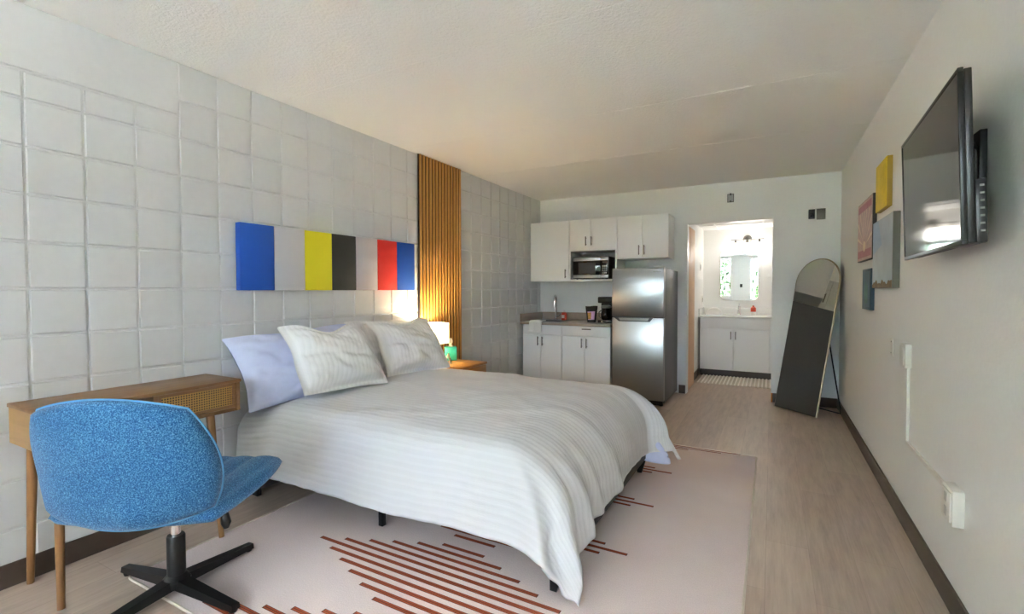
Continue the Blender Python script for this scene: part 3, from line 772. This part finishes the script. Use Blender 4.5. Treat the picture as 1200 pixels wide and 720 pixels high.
# coffee maker
t = thing('coffee_maker', (-1.76, 5.65, CZ), 'black coffee maker on the counter against the refrigerator', 'coffee maker')
x0, x1, y0, y1 = -1.845, -1.675, 5.56, 5.78; zc = CZ+.001
bx('base', (x0, y0, zc), (x1, y1, zc+.035), 'black_plastic', t, .008)
bx('water_tank', (x0, y1-.085, zc+.035), (x1, y1, zc+.24), 'black_plastic', t, .008)
bx('brew_head', (x0, y0, zc+.24), (x1, y1, zc+.315), 'black_plastic', t, .012)
ccx, ccy = (x0+x1)/2, y0+.065
MB().lathe((ccx, ccy, zc+.037), [(.045, 0), (.06, .02), (.062, .07), (.05, .12), (.046, .14)], 22).build('carafe', 'black_gloss', t)
MB().lathe((ccx, ccy, zc+.152), [(.046, .026), (.063, .032), (.06, .05), (.04, .062)][::1], 20).build('filter_basket', 'nickel', t)
MB().tube([(ccx-.05, ccy-.035, zc+.15), (ccx-.07, ccy-.055, zc+.13), (ccx-.07, ccy-.055, zc+.08), (ccx-.055, ccy-.035, zc+.06)], .007, 8).build('handle', 'nickel', t)
MB().cyl((ccx-.03, y0+.002, zc+.018), (ccx-.03, y0-.005, zc+.018), .009).build('button', 'chrome', t)
# microwave
t = thing('microwave', (-1.95, 5.8, 1.376), 'stainless and black microwave on the shelf of the middle wall cabinet', 'microwave')
x0, x1, y0, y1, z0_, z1_ = -2.19, -1.735, 5.632, 5.97, 1.382, 1.655
MB().box((x0, y0+.02, z0_), (x1, y1, z1_), .006).build('case', 'black_plastic', t)
dw = MB().box((x0, y0, z0_), (x1-.10, y0+.0195, z1_), .003).build('door', 'black_gloss', t)
bx('window', (x0+.075, y0-.003, z0_+.06), (x1-.165, y0-.0005, z1_-.075), 'dark_plate', dw)
bx('door_trim', (x0+.006, y0-.006, z1_-.052), (x1-.101, y0-.0005, z1_-.006), 'steel', dw, .002)
bx('door_trim', (x0+.006, y0-.006, z0_+.01), (x1-.101, y0-.0005, z0_+.048), 'steel', dw, .002)
cp = bx('control_panel', (x1-.099, y0, z0_), (x1, y0+.0195, z1_), 'black_gloss', t, .003)
bx('panel_trim', (x1-.098, y0-.006, z1_-.052), (x1-.002, y0-.0005, z1_-.006), 'steel', cp, .002)
bx('panel_trim', (x1-.098, y0-.006, z0_+.01), (x1-.002, y0-.0005, z0_+.048), 'steel', cp, .002)
bx('display', (x1-.075, y0-.003, z1_-.085), (x1-.02, y0-.0005, z1_-.062), 'grey_plate', cp)
mb = MB()
for r in range(4):
    for c in range(3): mb.box((x1-.076+c*.02, y0-.003, z0_+.062+r*.028), (x1-.062+c*.02, y0-.0005, z0_+.08+r*.028))
mb.build('keypad', 'seam_grey', cp)
for x in (x0+.04, x1-.04):
    for y in (y0+.05, y1-.04): MB().cyl((x, y, 1.3755), (x, y, z0_), .012, n=10).build('foot', 'black_plastic', t)

# refrigerator
FX0, FX1, FY, FYB, FT, FS = -1.535, -.984, 5.12, 5.955, 1.478, .952
t = thing('refrigerator', ((FX0+FX1)/2, 5.5, 0), 'stainless top freezer refrigerator between the kitchenette and the bathroom doorway', 'refrigerator')
bx('cabinet', (FX0+.003, FY+.075, .04), (FX1-.003, FYB, FT-.012), 'grey_side', t, .004)
d1 = bx('freezer_door', (FX0, FY, FS+.006), (FX1, FY+.068, FT), 'steel', t, .006)
d2 = bx('refrigerator_door', (FX0, FY, .075), (FX1, FY+.068, FS-.006), 'steel', t, .006)
mb = MB().prism([(-1.515, FY-.001, FS-.001), (-1.09, FY-.001, FS-.001), (-1.125, FY-.001, FS-.046), (-1.455, FY-.001, FS-.046)], (0, -.012, 0)); 
mb.build('pocket_handle', 'black_plastic', d2)
mb = MB().prism([(-1.46, FY-.0135, FS-.008), (-1.13, FY-.0135, FS-.008), (-1.15, FY-.0135, FS-.034), (-1.44, FY-.0135, FS-.034)], (0, -.006, 0)); mb.build('handle_plate', 'nickel', d2)
bx('door_gap', (FX0+.004, FY+.008, FS-.0058), (FX1-.004, FY+.066, FS+.0058), 'black_plastic', t)
bx('hinge_cover', (FX1-.1, FY+.02, FT+.0005), (FX1-.01, FY+.11, FT+.022), 'white_plastic', t, .006)
bx('middle_hinge', (FX1-.06, FY+.03, FS-.004), (FX1+.004, FY+.06, FS+.004), 'nickel', t)
bx('kick_grille', (FX0+.02, FY+.07, .012), (FX1-.02, FY+.09, .072), 'black_plastic', t)
for x in (FX0+.05, FX1-.05):
    for y in (FY+.12, FYB-.05): MB().cyl((x, y, .001), (x, y, .041), .018, n=12).build('foot', 'black_plastic', t)
bx('badge', (FX0+.44, FY-.003, FT-.045), (FX0+.52, FY-.0005, FT-.035), 'nickel', d1)

# ------------------------------------------------------------------ bathroom
t = thing('vanity_cabinet', (-.43, 7.65, 0), 'white two door vanity cabinet seen through the doorway', 'cabinet')
VY = 7.38; VX0, VX1 = -.912, .05; VZ = .845
mb = MB().box((VX0, VY+.02, .1), (VX0+.016, YBB-.002, VZ)).box((VX1-.016, VY+.02, .1), (VX1, YBB-.002, VZ)).box((VX0+.016, VY+.02, .1), (VX1-.016, YBB-.002, .116)).box((VX0+.016, YBB-.012, .116), (VX1-.016, YBB-.002, VZ)); mb.build('carcass', 'white_laminate', t)
bx('toe_kick', (VX0, VY+.07, .001), (VX1, VY+.085, .1), 'toe_dark', t)
bx('false_drawer_front', (VX0+.002, VY, .69), (-.025, VY+.018, .842), 'white_laminate', t, .0015)
bx('filler_strip', (-.022, VY, .103), (VX1, VY+.018, .842), 'white_laminate', t, .0015)
vs = -.47
for a, b, hx in ((VX0, vs, vs-.03), (vs, -.023, vs+.03)):
    o = bx('door', (a+.002, VY, .103), (b-.002, VY+.018, .686), 'white_laminate', t, .0015); handle((hx, VY, .6), .1, True, o)
t = thing('bathroom_countertop', (-.43, 7.65, .847), 'white vanity top with backsplash in the bathroom', 'countertop')
bx('slab', (XBL+.002, VY-.015, .847), (VX1+.03, YBB-.002, .872), 'counter_white', t, .004)
bx('backsplash', (XBL+.021, YBB-.022, .872), (VX1+.03, YBB-.002, .972), 'counter_white', t, .003)
bx('side_splash', (XBL+.001, VY+.0, .872), (XBL+.02, YBB-.002, .972), 'counter_white', t, .003)
VT = .8725
t = thing('bathroom_faucet', (-.42, 7.82, VT), 'small chrome faucet on the white vanity top', 'faucet')
MB().lathe((-.425, 7.83, VT), [(.028, 0), (.026, .01), (.019, .02), (.018, .11), (.02, .125), (.005, .13)], 18).build('body', 'chrome', t)
MB().tube([(-.425, 7.83, VT+.09), (-.425, 7.76, VT+.1), (-.425, 7.72, VT+.085)], [.013, .012, .01], 10).build('spout', 'chrome', t)
MB().tube([(-.425, 7.83, VT+.13), (-.425, 7.84, VT+.15), (-.425, 7.80, VT+.165)], [.006, .007, .008], 8).build('lever', 'chrome', t)
t = thing('bathroom_soap', (-.235, 7.8, VT), 'orange and white soap bottle on the white vanity top', 'bottle')
MB().lathe((-.235, 7.82, VT), [(.034, 0), (.036, .008), (.036, .05)], 18).build('base_band', 'white_plastic', t)
MB().lathe((-.235, 7.82, VT+.05), [(.036, 0), (.036, .055), (.02, .07), (.014, .075), (.014, .09)], 18).build('bottle_body', 'red_plastic', t)
# folded towel as a rounded mound
mb = MB()
for k in range(4):
    r = .10-.024*k
    pts = [(-.755+r*math.cos(R(a)), 7.72+.002*k, VT+.012+r*.95*math.sin(R(a))) for a in range(0, 181, 12)]
    mb.tube(pts, .0125, 10)
mb2 = MB()
def roll(i, j):
    a = PI*i; return Vector((-.755+.108*math.cos(a), 7.66+.16*j, VT+.001+.108*math.sin(a)*(1-.08*abs(2*j-1)**3)))
mb.bm.free(); mb = mb2; mb.grid(roll, 24, 10)
for yy, rr_ in ((7.66, .108), (7.82, .108)):
    pts = [(-.755+rr_*.98*math.cos(PI*k/20), yy+(.004 if yy < 7.7 else -.004), VT+.001+rr_*.9*math.sin(PI*k/20)) for k in range(21)]; mb.poly(pts)
o = mb.build('rolled_towel', 'terry_white', None); tag(o, 'white folded towel bent into an arch on the vanity top', 'towel')
# mirror
def rrect(x0, x1, z0, z1, r, y, n=8):
    out = []
    for cx, cz, a0 in ((x1-r, z0+r, -90), (x1-r, z1-r, 0), (x0+r, z1-r, 90), (x0+r, z0+r, 180)):
        for k in range(n+1):
            a = R(a0+90*k/n); out.append((cx+r*math.cos(a), y, cz+r*math.sin(a)))
    return out
t = thing('vanity_mirror', (-.43, YBB-.01, 1.085), 'frameless rounded rectangular mirror above the bathroom vanity', 'mirror')
MB().prism(rrect(-.69, -.178, 1.085, 1.83, .07, YBB-.003), (0, -.008, 0)).build('mirror_backing', 'chrome', t)
MB().poly(rrect(-.688, -.18, 1.087, 1.828, .069, YBB-.0125)).build('mirror_glass', 'mirror_glass', t)
t = thing('vanity_light', (-.325, YBB-.05, 1.95), 'lit three globe vanity light on a thin bar above the rounded mirror', 'lamp')
MB().tube([(-.325, YBB-.001, 1.995), (-.325, YBB-.02, 1.995), (-.325, YBB-.05, 1.995)], [.06, .058, .03], 24).build('wall_plate', 'nickel', t)
MB().tube([(-.545, YBB-.06, 1.985), (-.105, YBB-.06, 1.985)], .007, 10).build('bar', 'nickel', t)
for x in (-.483, -.325, -.167):
    MB().cyl((x, YBB-.06, 1.935), (x, YBB-.06, 1.983), .022, .012, 16).build('socket', 'nickel', t)
    MB().sphere((x, YBB-.06, 1.885), .056, 3).build('globe', 'globe_lit', t)
    lp = bpy.data.lights.new('globe_bulb', 'POINT'); lp.energy = .22; lp.color = (1, .97, .93); lp.shadow_soft_size = .056
    lo = bpy.data.objects.new('globe_bulb', lp); COL.objects.link(lo); lo.location = (x, YBB-.13, 1.84)
# mat
mb = MB(); mb.grid(lambda i, j: Vector((-.872+.90*i, 6.78+.64*j, .012+.005*math.sin(i*.9/.045*2*PI)+.002*math.sin(j*60))), 160, 20)
o = mb.build('bath_mat', 'mat', None, angle=180); md = o.modifiers.new('s', 'SOLIDIFY'); md.thickness = .010; md.offset = -1
tag(o, 'cream ribbed woven bath mat on the floor before the vanity', 'rug')
for nm, y, z, lab in (('light_switch', 7.56, 1.583, 'small white switch plate high on the bathroom left wall'), ('outlet_cover', 7.79, 1.09, 'small white outlet plate on the bathroom left wall above the vanity top')):
    t = thing(nm, (XBL, y, z), lab, 'switch' if 'switch' in nm else 'outlet')
    bx('plate', (XBL+.0005, y-.036, z-.058), (XBL+.006, y+.036, z+.058), 'white_plastic', t, .002); bx('insert', (XBL+.006, y-.016, z-.033), (XBL+.009, y+.016, z+.033), 'grey_plate', t, .001)

# ------------------------------------------------------------------ plates on the back wall
t = thing('junction_box', (-.426, YB, 2.29), 'open grey electrical box in the wall above the bathroom doorway', 'electrical box')
x, z, y = -.424, 2.29, YB
mb = MB(); a, b = .028, .042
mb.box((x-a-.006, y-.006, z-b), (x-a, y-.0005, z+b)).box((x+a, y-.006, z-b), (x+a+.006, y-.0005, z+b)).box((x-a-.006, y-.006, z+b), (x+a+.006, y-.0005, z+b+.006)).box((x-a-.006, y-.006, z-b-.006), (x+a+.006, y-.0005, z-b)); mb.build('rim', 'dark_plate', t)
bx('plate', (x-a, y-.003, z-b), (x+a, y-.0005, z+b), 'box_metal', t)
mb = MB().box((x-.008, y-.012, z-b-.001), (x+.008, y-.003, z-b+.012)).box((x-.008, y-.012, z+b-.012), (x+.008, y-.003, z+b+.012)); mb.build('screw_tab', 'dark_plate', t)
t = thing('thermostat', (.363, YB, 2.0), 'small black wall control left of the grey blank plate', 'switch')
bx('case', (.335, YB-.02, 1.995), (.392, YB-.0005, 2.095), 'dark_plate', t, .003); bx('dial', (.35, YB-.026, 2.02), (.377, YB-.0205, 2.05), 'black_gloss', t, .002)
t = thing('blank_plate', (.447, YB, 1.99), 'grey blank wall plate near the right corner of the back wall', 'wall plate')
bx('plate', (.408, YB-.007, 1.985), (.488, YB-.0005, 2.1), 'grey_plate', t, .002)
MB().cyl((.448, YB-.0072, 2.085), (.448, YB-.0095, 2.085), .004, n=8).cyl((.448, YB-.0072, 2.0), (.448, YB-.0095, 2.0), .004, n=8).build('screw', 'nickel', t)

# ------------------------------------------------------------------ leaning floor mirror
BL, BR_ = Vector((.03, 5.78, 0)), Vector((.383, 5.43, 0))
ed = (BR_-BL); mw = ed.length; ed.normalize(); bk = Vector((-ed.y, ed.x, 0)); al = R(11.8)
mid = (BL+BR_)/2; up = (Vector((0, 0, 1))*math.cos(al) + bk*math.sin(al)); nr = up.cross(ed)
if nr.dot(bk) > 0: nr = -nr
ML = 1.59
MM = Matrix(((ed.x, up.x, nr.x, mid.x), (ed.y, up.y, nr.y, mid.y), (ed.z, up.z, nr.z, mid.z+.006), (0, 0, 0, 1)))
def arch(w, l, z, base=0, n=22):
    r = w/2; return [(-r, base, z), (r, base, z)] + [(r*math.cos(PI*k/n), l-r+r*math.sin(PI*k/n), z) for k in range(n+1)]
t = thing('floor_mirror', mid, 'tall arched floor mirror leaning in the far right corner', 'mirror')
MB().prism(arch(mw-.012, ML-.006, -.028, .006), (0, 0, .02)).xf(MM).build('backing', 'black_metal', t)
MB().poly(arch(mw-.012, ML-.006, -.004, .006)).xf(MM).build('mirror_glass', 'mirror_glass', t)
ap = arch(mw-.008, ML-.004, -.014, .004, 30)
MB().tube(ap, .010, 10, closed=True).xf(MM).build('frame', 'gold_frame', t)
# rear easel stand
pa, pb = MM @ Vector((-.13, 1.02, -.034)), MM @ Vector((.13, 1.02, -.034))
f1, f2 = Vector((.613, 5.715, .008)), Vector((.613, 5.715, .008)) - ed*.26
pts = [pb, pb.lerp(f1, .5), f1+Vector((0, 0, .03)), f1, f1-ed*.03, f2+ed*.03, f2, f2+Vector((0, 0, .03)), pa.lerp(f2, .5), pa]
MB().tube(pts, .0065, 8).build('rear_stand', 'black_metal', t)
st_ = MB().tube([MM @ Vector((.13, .74, -.03)), pb.lerp(f1, .3)], .004, 8); st_.build('stand_brace', 'black_metal', t)

# ------------------------------------------------------------------ television
TV = Vector((.503, 2.322, 1.637)); ya, ti = .043, .035; tw, thh = .90, .52
av = Vector((math.sin(ya), math.cos(ya), 0)); nv = Vector((-math.cos(ya), math.sin(ya), 0)); uv_ = Vector((0, 0, 1))*math.cos(ti)+nv*math.sin(ti); nv = (nv*math.cos(ti)-Vector((0, 0, 1))*math.sin(ti))
TM = Matrix(((av.x, uv_.x, nv.x, TV.x), (av.y, uv_.y, nv.y, TV.y), (av.z, uv_.z, nv.z, TV.z), (0, 0, 0, 1)))  # local x = away along wall, y up, z out of screen
t = thing('television', TV, 'black flat screen television tilted on a bracket on the right wall', 'television')
MB().box((-tw/2+.01, -thh/2+.012, -.002), (tw/2-.01, thh/2-.01, .0005)).xf(TM).build('screen', 'screen_black', t)
mb = MB(); f = .011
mb.box((-tw/2, -thh/2, -.011), (tw/2, -thh/2+f+.003, .003), .002).box((-tw/2, thh/2-f, -.011), (tw/2, thh/2, .003), .002).box((-tw/2, -thh/2+f+.003, -.011), (-tw/2+f, thh/2-f, .003), .002).box((tw/2-f, -thh/2+f+.003, -.011), (tw/2, thh/2-f, .003), .002).xf(TM); mb.build('bezel', 'black_plastic', t)
mb = MB().box((-tw/2+.004, -thh/2+.004, -.03), (tw/2-.004, thh/2-.004, -.0115), .003).box((-tw/2+.02, -thh/2+.004, -.042), (tw/2-.06, .02, -.03), .008).box((-tw/2+.005, -thh/2+.003, -.056), (-tw/2+.22, -thh/2+.19, -.03), .004).xf(TM); rear = mb.build('rear_case', 'black_plastic', t)
mb = MB()
for k in range(7): mb.box((-tw/2+.004, -thh/2+.035+k*.022, -.05), (-tw/2+.006, -thh/2+.041+k*.022, -.04))
mb.xf(TM); mb.build('side_ports', 'nickel', rear)
bx('wall_plate', (XR-.02, 2.16, 1.52), (XR-.0005, 2.56, 1.78), 'black_metal', t, .002)
mb = MB().box((-.20, -.06, -.075), (-.165, .16, -.0305), .002).box((.12, -.06, -.075), (.155, .16, -.0305), .002).xf(TM); mb.build('bracket_arm', 'black_metal', t)
mb = MB().cyl((XR-.02, 2.22, 1.68), (.55, 2.22, 1.68), .02).cyl((XR-.02, 2.44, 1.68), (.58, 2.44, 1.68), .02); mb.build('bracket_joint', 'black_metal', t)
mb = MB().tube([TM @ Vector((-.2, .1, -.07)), (XR-.02, 2.2, 1.72)], .012, 8); mb.build('bracket_arm', 'black_metal', t)

# ------------------------------------------------------------------ pictures on the right wall
def canvas(name, y0, y1, z0, z1, th, edge, label):
    t = thing(name, (XR, (y0+y1)/2, z0), label, 'picture')
    bx('stretcher', (XR-th, y0, z0), (XR-.001, y1, z1), edge, t, .002); return t
def face(pr, x, pts): pr.poly([(x, y, z) for y, z in pts])
t = canvas('canvas_picture', 3.59, 3.925, 1.745, 2.045, .027, 'art_gold_edge', 'small plain yellow canvas hanging highest beside the television')
bx('print', (XR-.0305, 3.592, 1.747), (XR-.0275, 3.923, 2.043), 'art_yellow', t, .001)
# sunburst poster
t = canvas('poster_picture', 4.055, 4.685, 1.459, 1.905, .025, 'dark_plate', 'pink and cream sunburst picture hanging farthest along the right wall')
pr = MB(); x = XR-.0262; Y0, Y1, Z0_, Z1_ = 4.06, 4.68, 1.464, 1.9
pr.mi = 0; face(pr, x, [(Y0, Z0_), (Y1, Z0_), (Y1, Z1_), (Y0, Z1_)])
pr.mi = 1; face(pr, x-.0006, [(Y0+.03, Z1_-.07), (Y1-.03, Z1_-.07), (Y1-.03, Z1_-.02), (Y0+.03, Z1_-.02)]); face(pr, x-.0006, [(Y0+.03, Z0_+.02), (Y1-.03, Z0_+.02), (Y1-.03, Z0_+.075), (Y0+.03, Z0_+.075)])
pr.mi = 2
cy_, cz_ = 4.37, Z0_+.1
for k in range(9):
    a = R(14+k*19); r1 = min((.30)/max(abs(math.cos(a)), .001), .26/max(math.sin(a), .001)); w = .012
    p0 = (cy_+.05*math.cos(a), cz_+.05*math.sin(a)); p1 = (cy_+r1*math.cos(a), cz_+r1*math.sin(a)); n_ = (-math.sin(a)*w, math.cos(a)*w)
    face(pr, x-.0008, [p0, (p1[0]-n_[0], p1[1]-n_[1]), (p1[0]+n_[0], p1[1]+n_[1])])
face(pr, x-.0009, [(cy_+.05*math.cos(R(b)), cz_+.04*math.sin(R(b))) for b in range(0, 360, 24)])
pr.build('print', ['art_pink', 'art_rose', 'art_cream'], t, fix=False)
# pale sky painting
t = canvas('sky_painting', 3.365, 3.965, 1.253, 1.683, .034, 'canvas_edge', 'largest canvas, pale sky above a thin strip of brown hills, beside the television')
pr = MB(); x = XR-.0352; Y0, Y1, Z0_, Z1_ = 3.367, 3.963, 1.255, 1.681
pr.mi = 0; face(pr, x, [(Y0, Z0_), (Y1, Z0_), (Y1, Z1_), (Y0, Z1_)])
pr.mi = 1; face(pr, x-.0005, [(Y0+.3, 1.52), (Y1-.02, 1.47), (Y1-.0, 1.57), (Y1-.0, 1.68), (Y0+.42, 1.68)])
pr.mi = 2; n_ = 40; top = [(Y0+(Y1-Y0)*k/n_, Z0_+.036+.010*math.sin(k*.45)+.006*math.sin(k*1.05+1)) for k in range(n_+1)]
face(pr, x-.0008, [(Y0, Z0_), *top, (Y1, Z0_)])
pr.build('painted_face', ['art_sky', 'art_sky_b', 'art_brown'], t, fix=False)
t = canvas('small_picture', 4.1, 4.435, 1.10, 1.393, .025, 'art_teal', 'smallest dark blue-green picture hanging lowest on the right wall')
pr = MB(); x = XR-.0262
pr.mi = 0; face(pr, x, [(4.12, 1.12), (4.415, 1.12), (4.415, 1.373), (4.12, 1.373)])
pr.mi = 1; face(pr, x-.0006, [(4.2, 1.15), (4.30, 1.14), (4.34, 1.22), (4.29, 1.31), (4.24, 1.27), (4.2, 1.29)])
pr.build('print', ['art_slate', 'art_green'], t, fix=False)

# ------------------------------------------------------------------ surface wiring on the right wall
t = thing('surface_box', (XR, 3.13, .842), 'upper white surface mounted box feeding the cable channel on the right wall', 'electrical box')
bx('case', (XR-.028, 3.075, .846), (XR-.0005, 3.19, .965), 'white_plastic', t, .003)
bx('faceplate', (XR-.032, 3.09, .86), (XR-.0285, 3.175, .95), 'white_plastic', t, .001)
mb = MB().box((XR-.013, 3.105, .468), (XR-.0005, 3.125, .8455), .002).box((XR-.013, 2.408, .448), (XR-.0005, 3.125, .468), .002)
tag(mb.build('cable_channel', 'white_plastic'), 'thin white cable channel bending between the two boxes on the right wall', 'cable channel')
t = thing('outlet_box', (XR, 2.35, .37), 'lower white surface mounted outlet box near the baseboard of the right wall', 'electrical box')
bx('case', (XR-.036, 2.292, .372), (XR-.0005, 2.407, .505), 'white_plastic', t, .003)
op = bx('outlet_plate', (XR-.041, 2.302, .384), (XR-.0365, 2.397, .493), 'white_plastic', t, .001)
mb = MB()
for zz in (.412, .465):
    mb.box((XR-.0425, 2.335, zz-.017), (XR-.0412, 2.364, zz+.017), .0005)
mb.build('receptacle', 'niche_grey', op)
t = thing('cover_plate', (XR, 3.52, .85), 'flat white cover plate on the right wall beyond the upper box', 'wall plate')
bx('plate', (XR-.006, 3.485, .856), (XR-.0005, 3.555, .958), 'white_plastic', t, .002)
MB().cyl((XR-.0062, 3.52, .94), (XR-.0085, 3.52, .94), .004, n=8).cyl((XR-.0062, 3.52, .874), (XR-.0085, 3.52, .874), .004, n=8).build('screw', 'box_metal', t)
t = thing('light_switch', (-.98, YF, 1.36), 'dark switch plate on the front wall between the two windows', 'switch')
bx('plate', (-1.02, YF+.0005, 1.33), (-.94, YF+.007, 1.45), 'dark_plate', t, .002); bx('rocker', (-.995, YF+.007, 1.36), (-.965, YF+.011, 1.42), 'black_plastic', t, .002)

# ------------------------------------------------------------------ outdoors behind the camera (seen in the mirrors)
struct(bx('ground', (-14, -26, -.35), (12, YF-.2, -.3), 'pavement'))
def tree(x, y, h, r, mat, label):
    t = thing('leafy_tree', (x, y, -.3), label, 'tree', 'trees outside the front windows')
    MB().tube([(x, y, -.3), (x+.1, y, h*.35), (x, y+.1, h*.6)], [.16, .12, .07], 10).build('trunk', 'bark', t)
    mb = MB(); rnd = random.Random(int(x*100))
    for k in range(1700):
        a, b = rnd.uniform(0, 2*PI), math.acos(rnd.uniform(-1, 1)); q = rnd.random()**.4
        p = Vector((x+r*q*math.sin(b)*math.cos(a), y+r*q*math.sin(b)*math.sin(a), h*.62+r*.95*q*math.cos(b)))
        d = Vector((rnd.uniform(-1, 1), rnd.uniform(-1, 1), rnd.uniform(-1, 1))).normalized(); e = d.cross(Vector((.3, .5, .8))).normalized()
        s_ = rnd.uniform(.1, .2); mb.poly([p-d*s_, p+e*s_*.5, p+d*s_, p-e*s_*.5])
    mb.build('crown', mat, t, fix=False)
tree(-5.6, -8.4, 3.2, 1.6, 'leaf_a', 'light green tree outside the left front window')
tree(-1.9, -9.2, 3.4, 1.6, 'leaf_b', 'darker green tree reflected in the left part of the bathroom mirror')
tree(.1, -7.8, 1.9, .75, 'leaf_a', 'low green bush reflected at the right of the bathroom mirror')
t = thing('house', (1.2, -15, -.3), 'grey-blue house with a dark roof across from the front windows', 'house')
bx('wall', (-3.2, -17, -.3), (5, -13, 2.3), 'house_wall', t)
MB().prism([(-3.6, -12.7, 2.3), (-3.6, -17.3, 2.3), (-3.6, -15, 4.2)], (9, 0, 0)).build('roof', 'house_roof', t)
mb = MB()
for k in range(5): mb.box((-3.1+k*2, -12.2, -.3), (-2.95+k*2, -12.05, 2.3))
mb.box((-3.1, -12.2, .5), (5, -12.1, .58)).build('porch', 'paint_trim', t)
for x in (-2, .5, 3): bx('window', (x, -12.99, .7), (x+.9, -12.95, 1.8), 'black_gloss', t)
mb = MB()
for k in range(40): mb.box((-7+k*.32, -10.65, -.3), (-6.72+k*.32, -10.62, .62))
mb.box((-7, -10.62, .3), (5.8, -10.58, .38)); tag(mb.build('garden_fence', 'fence_wood'), 'weathered board fence outside the front windows', 'fence')

# ------------------------------------------------------------------ light, world, camera
w = bpy.data.worlds.new('World'); scene.world = w; w.use_nodes = True
bg = w.node_tree.nodes['Background']; bg.inputs['Color'].default_value = (.80, .90, 1, 1); bg.inputs['Strength'].default_value = 1.6
for x0, x1, WZ0, WZ1 in W:
    l = bpy.data.lights.new('window_portal', 'AREA'); l.shape = 'RECTANGLE'; l.size = x1-x0; l.size_y = WZ1-WZ0; l.cycles.is_portal = True
    o = bpy.data.objects.new('window_portal', l); COL.objects.link(o); o.location = ((x0+x1)/2, YF-.16, (WZ0+WZ1)/2); o.rotation_euler = (R(90), 0, 0)
sl = bpy.data.lights.new('sun', 'SUN'); sl.energy = 150; sl.angle = R(1); sl.color = (.80, .91, 1)
so = bpy.data.objects.new('sun', sl); COL.objects.link(so); so.location = (0, -12, 14); so.rotation_euler = Vector((-.12, .42, -1)).to_track_quat('-Z', 'Y').to_euler()
f_, cy_px, yaw, pitch, roll = 560.6, 354.05, .4975, .0249, -.0019
cam = bpy.data.cameras.new('camera'); co = bpy.data.objects.new('camera', cam); COL.objects.link(co)
cam.sensor_width = 36; cam.lens = f_*36/1200; cam.shift_y = -(360-cy_px)/1200; cam.clip_start = .02
F = Vector((-math.sin(yaw)*math.cos(pitch), math.cos(yaw)*math.cos(pitch), -math.sin(pitch))); Rt = Vector((math.cos(yaw), math.sin(yaw), 0)); Up = Rt.cross(F)
c_, s_ = math.cos(roll), math.sin(roll); Rt, Up = Rt*c_+Up*s_, Up*c_-Rt*s_
co.matrix_world = Matrix(((Rt.x, Up.x, -F.x, 0), (Rt.y, Up.y, -F.y, 0), (Rt.z, Up.z, -F.z, H), (0, 0, 0, 1)))
scene.camera = co
vs_ = scene.view_settings; vs_.view_transform = 'Standard'; vs_.look = 'None'; vs_.gamma = 1; vs_.use_curve_mapping = False; vs_.exposure = 3.5
scene.cycles.max_bounces = 14; scene.cycles.diffuse_bounces = 8; scene.cycles.glossy_bounces = 6; scene.cycles.transparent_max_bounces = 12
scene.cycles.caustics_reflective = False; scene.cycles.caustics_refractive = False; scene.cycles.sample_clamp_indirect = 6
for o in scene.objects:
    if '_o' in o: del o['_o']
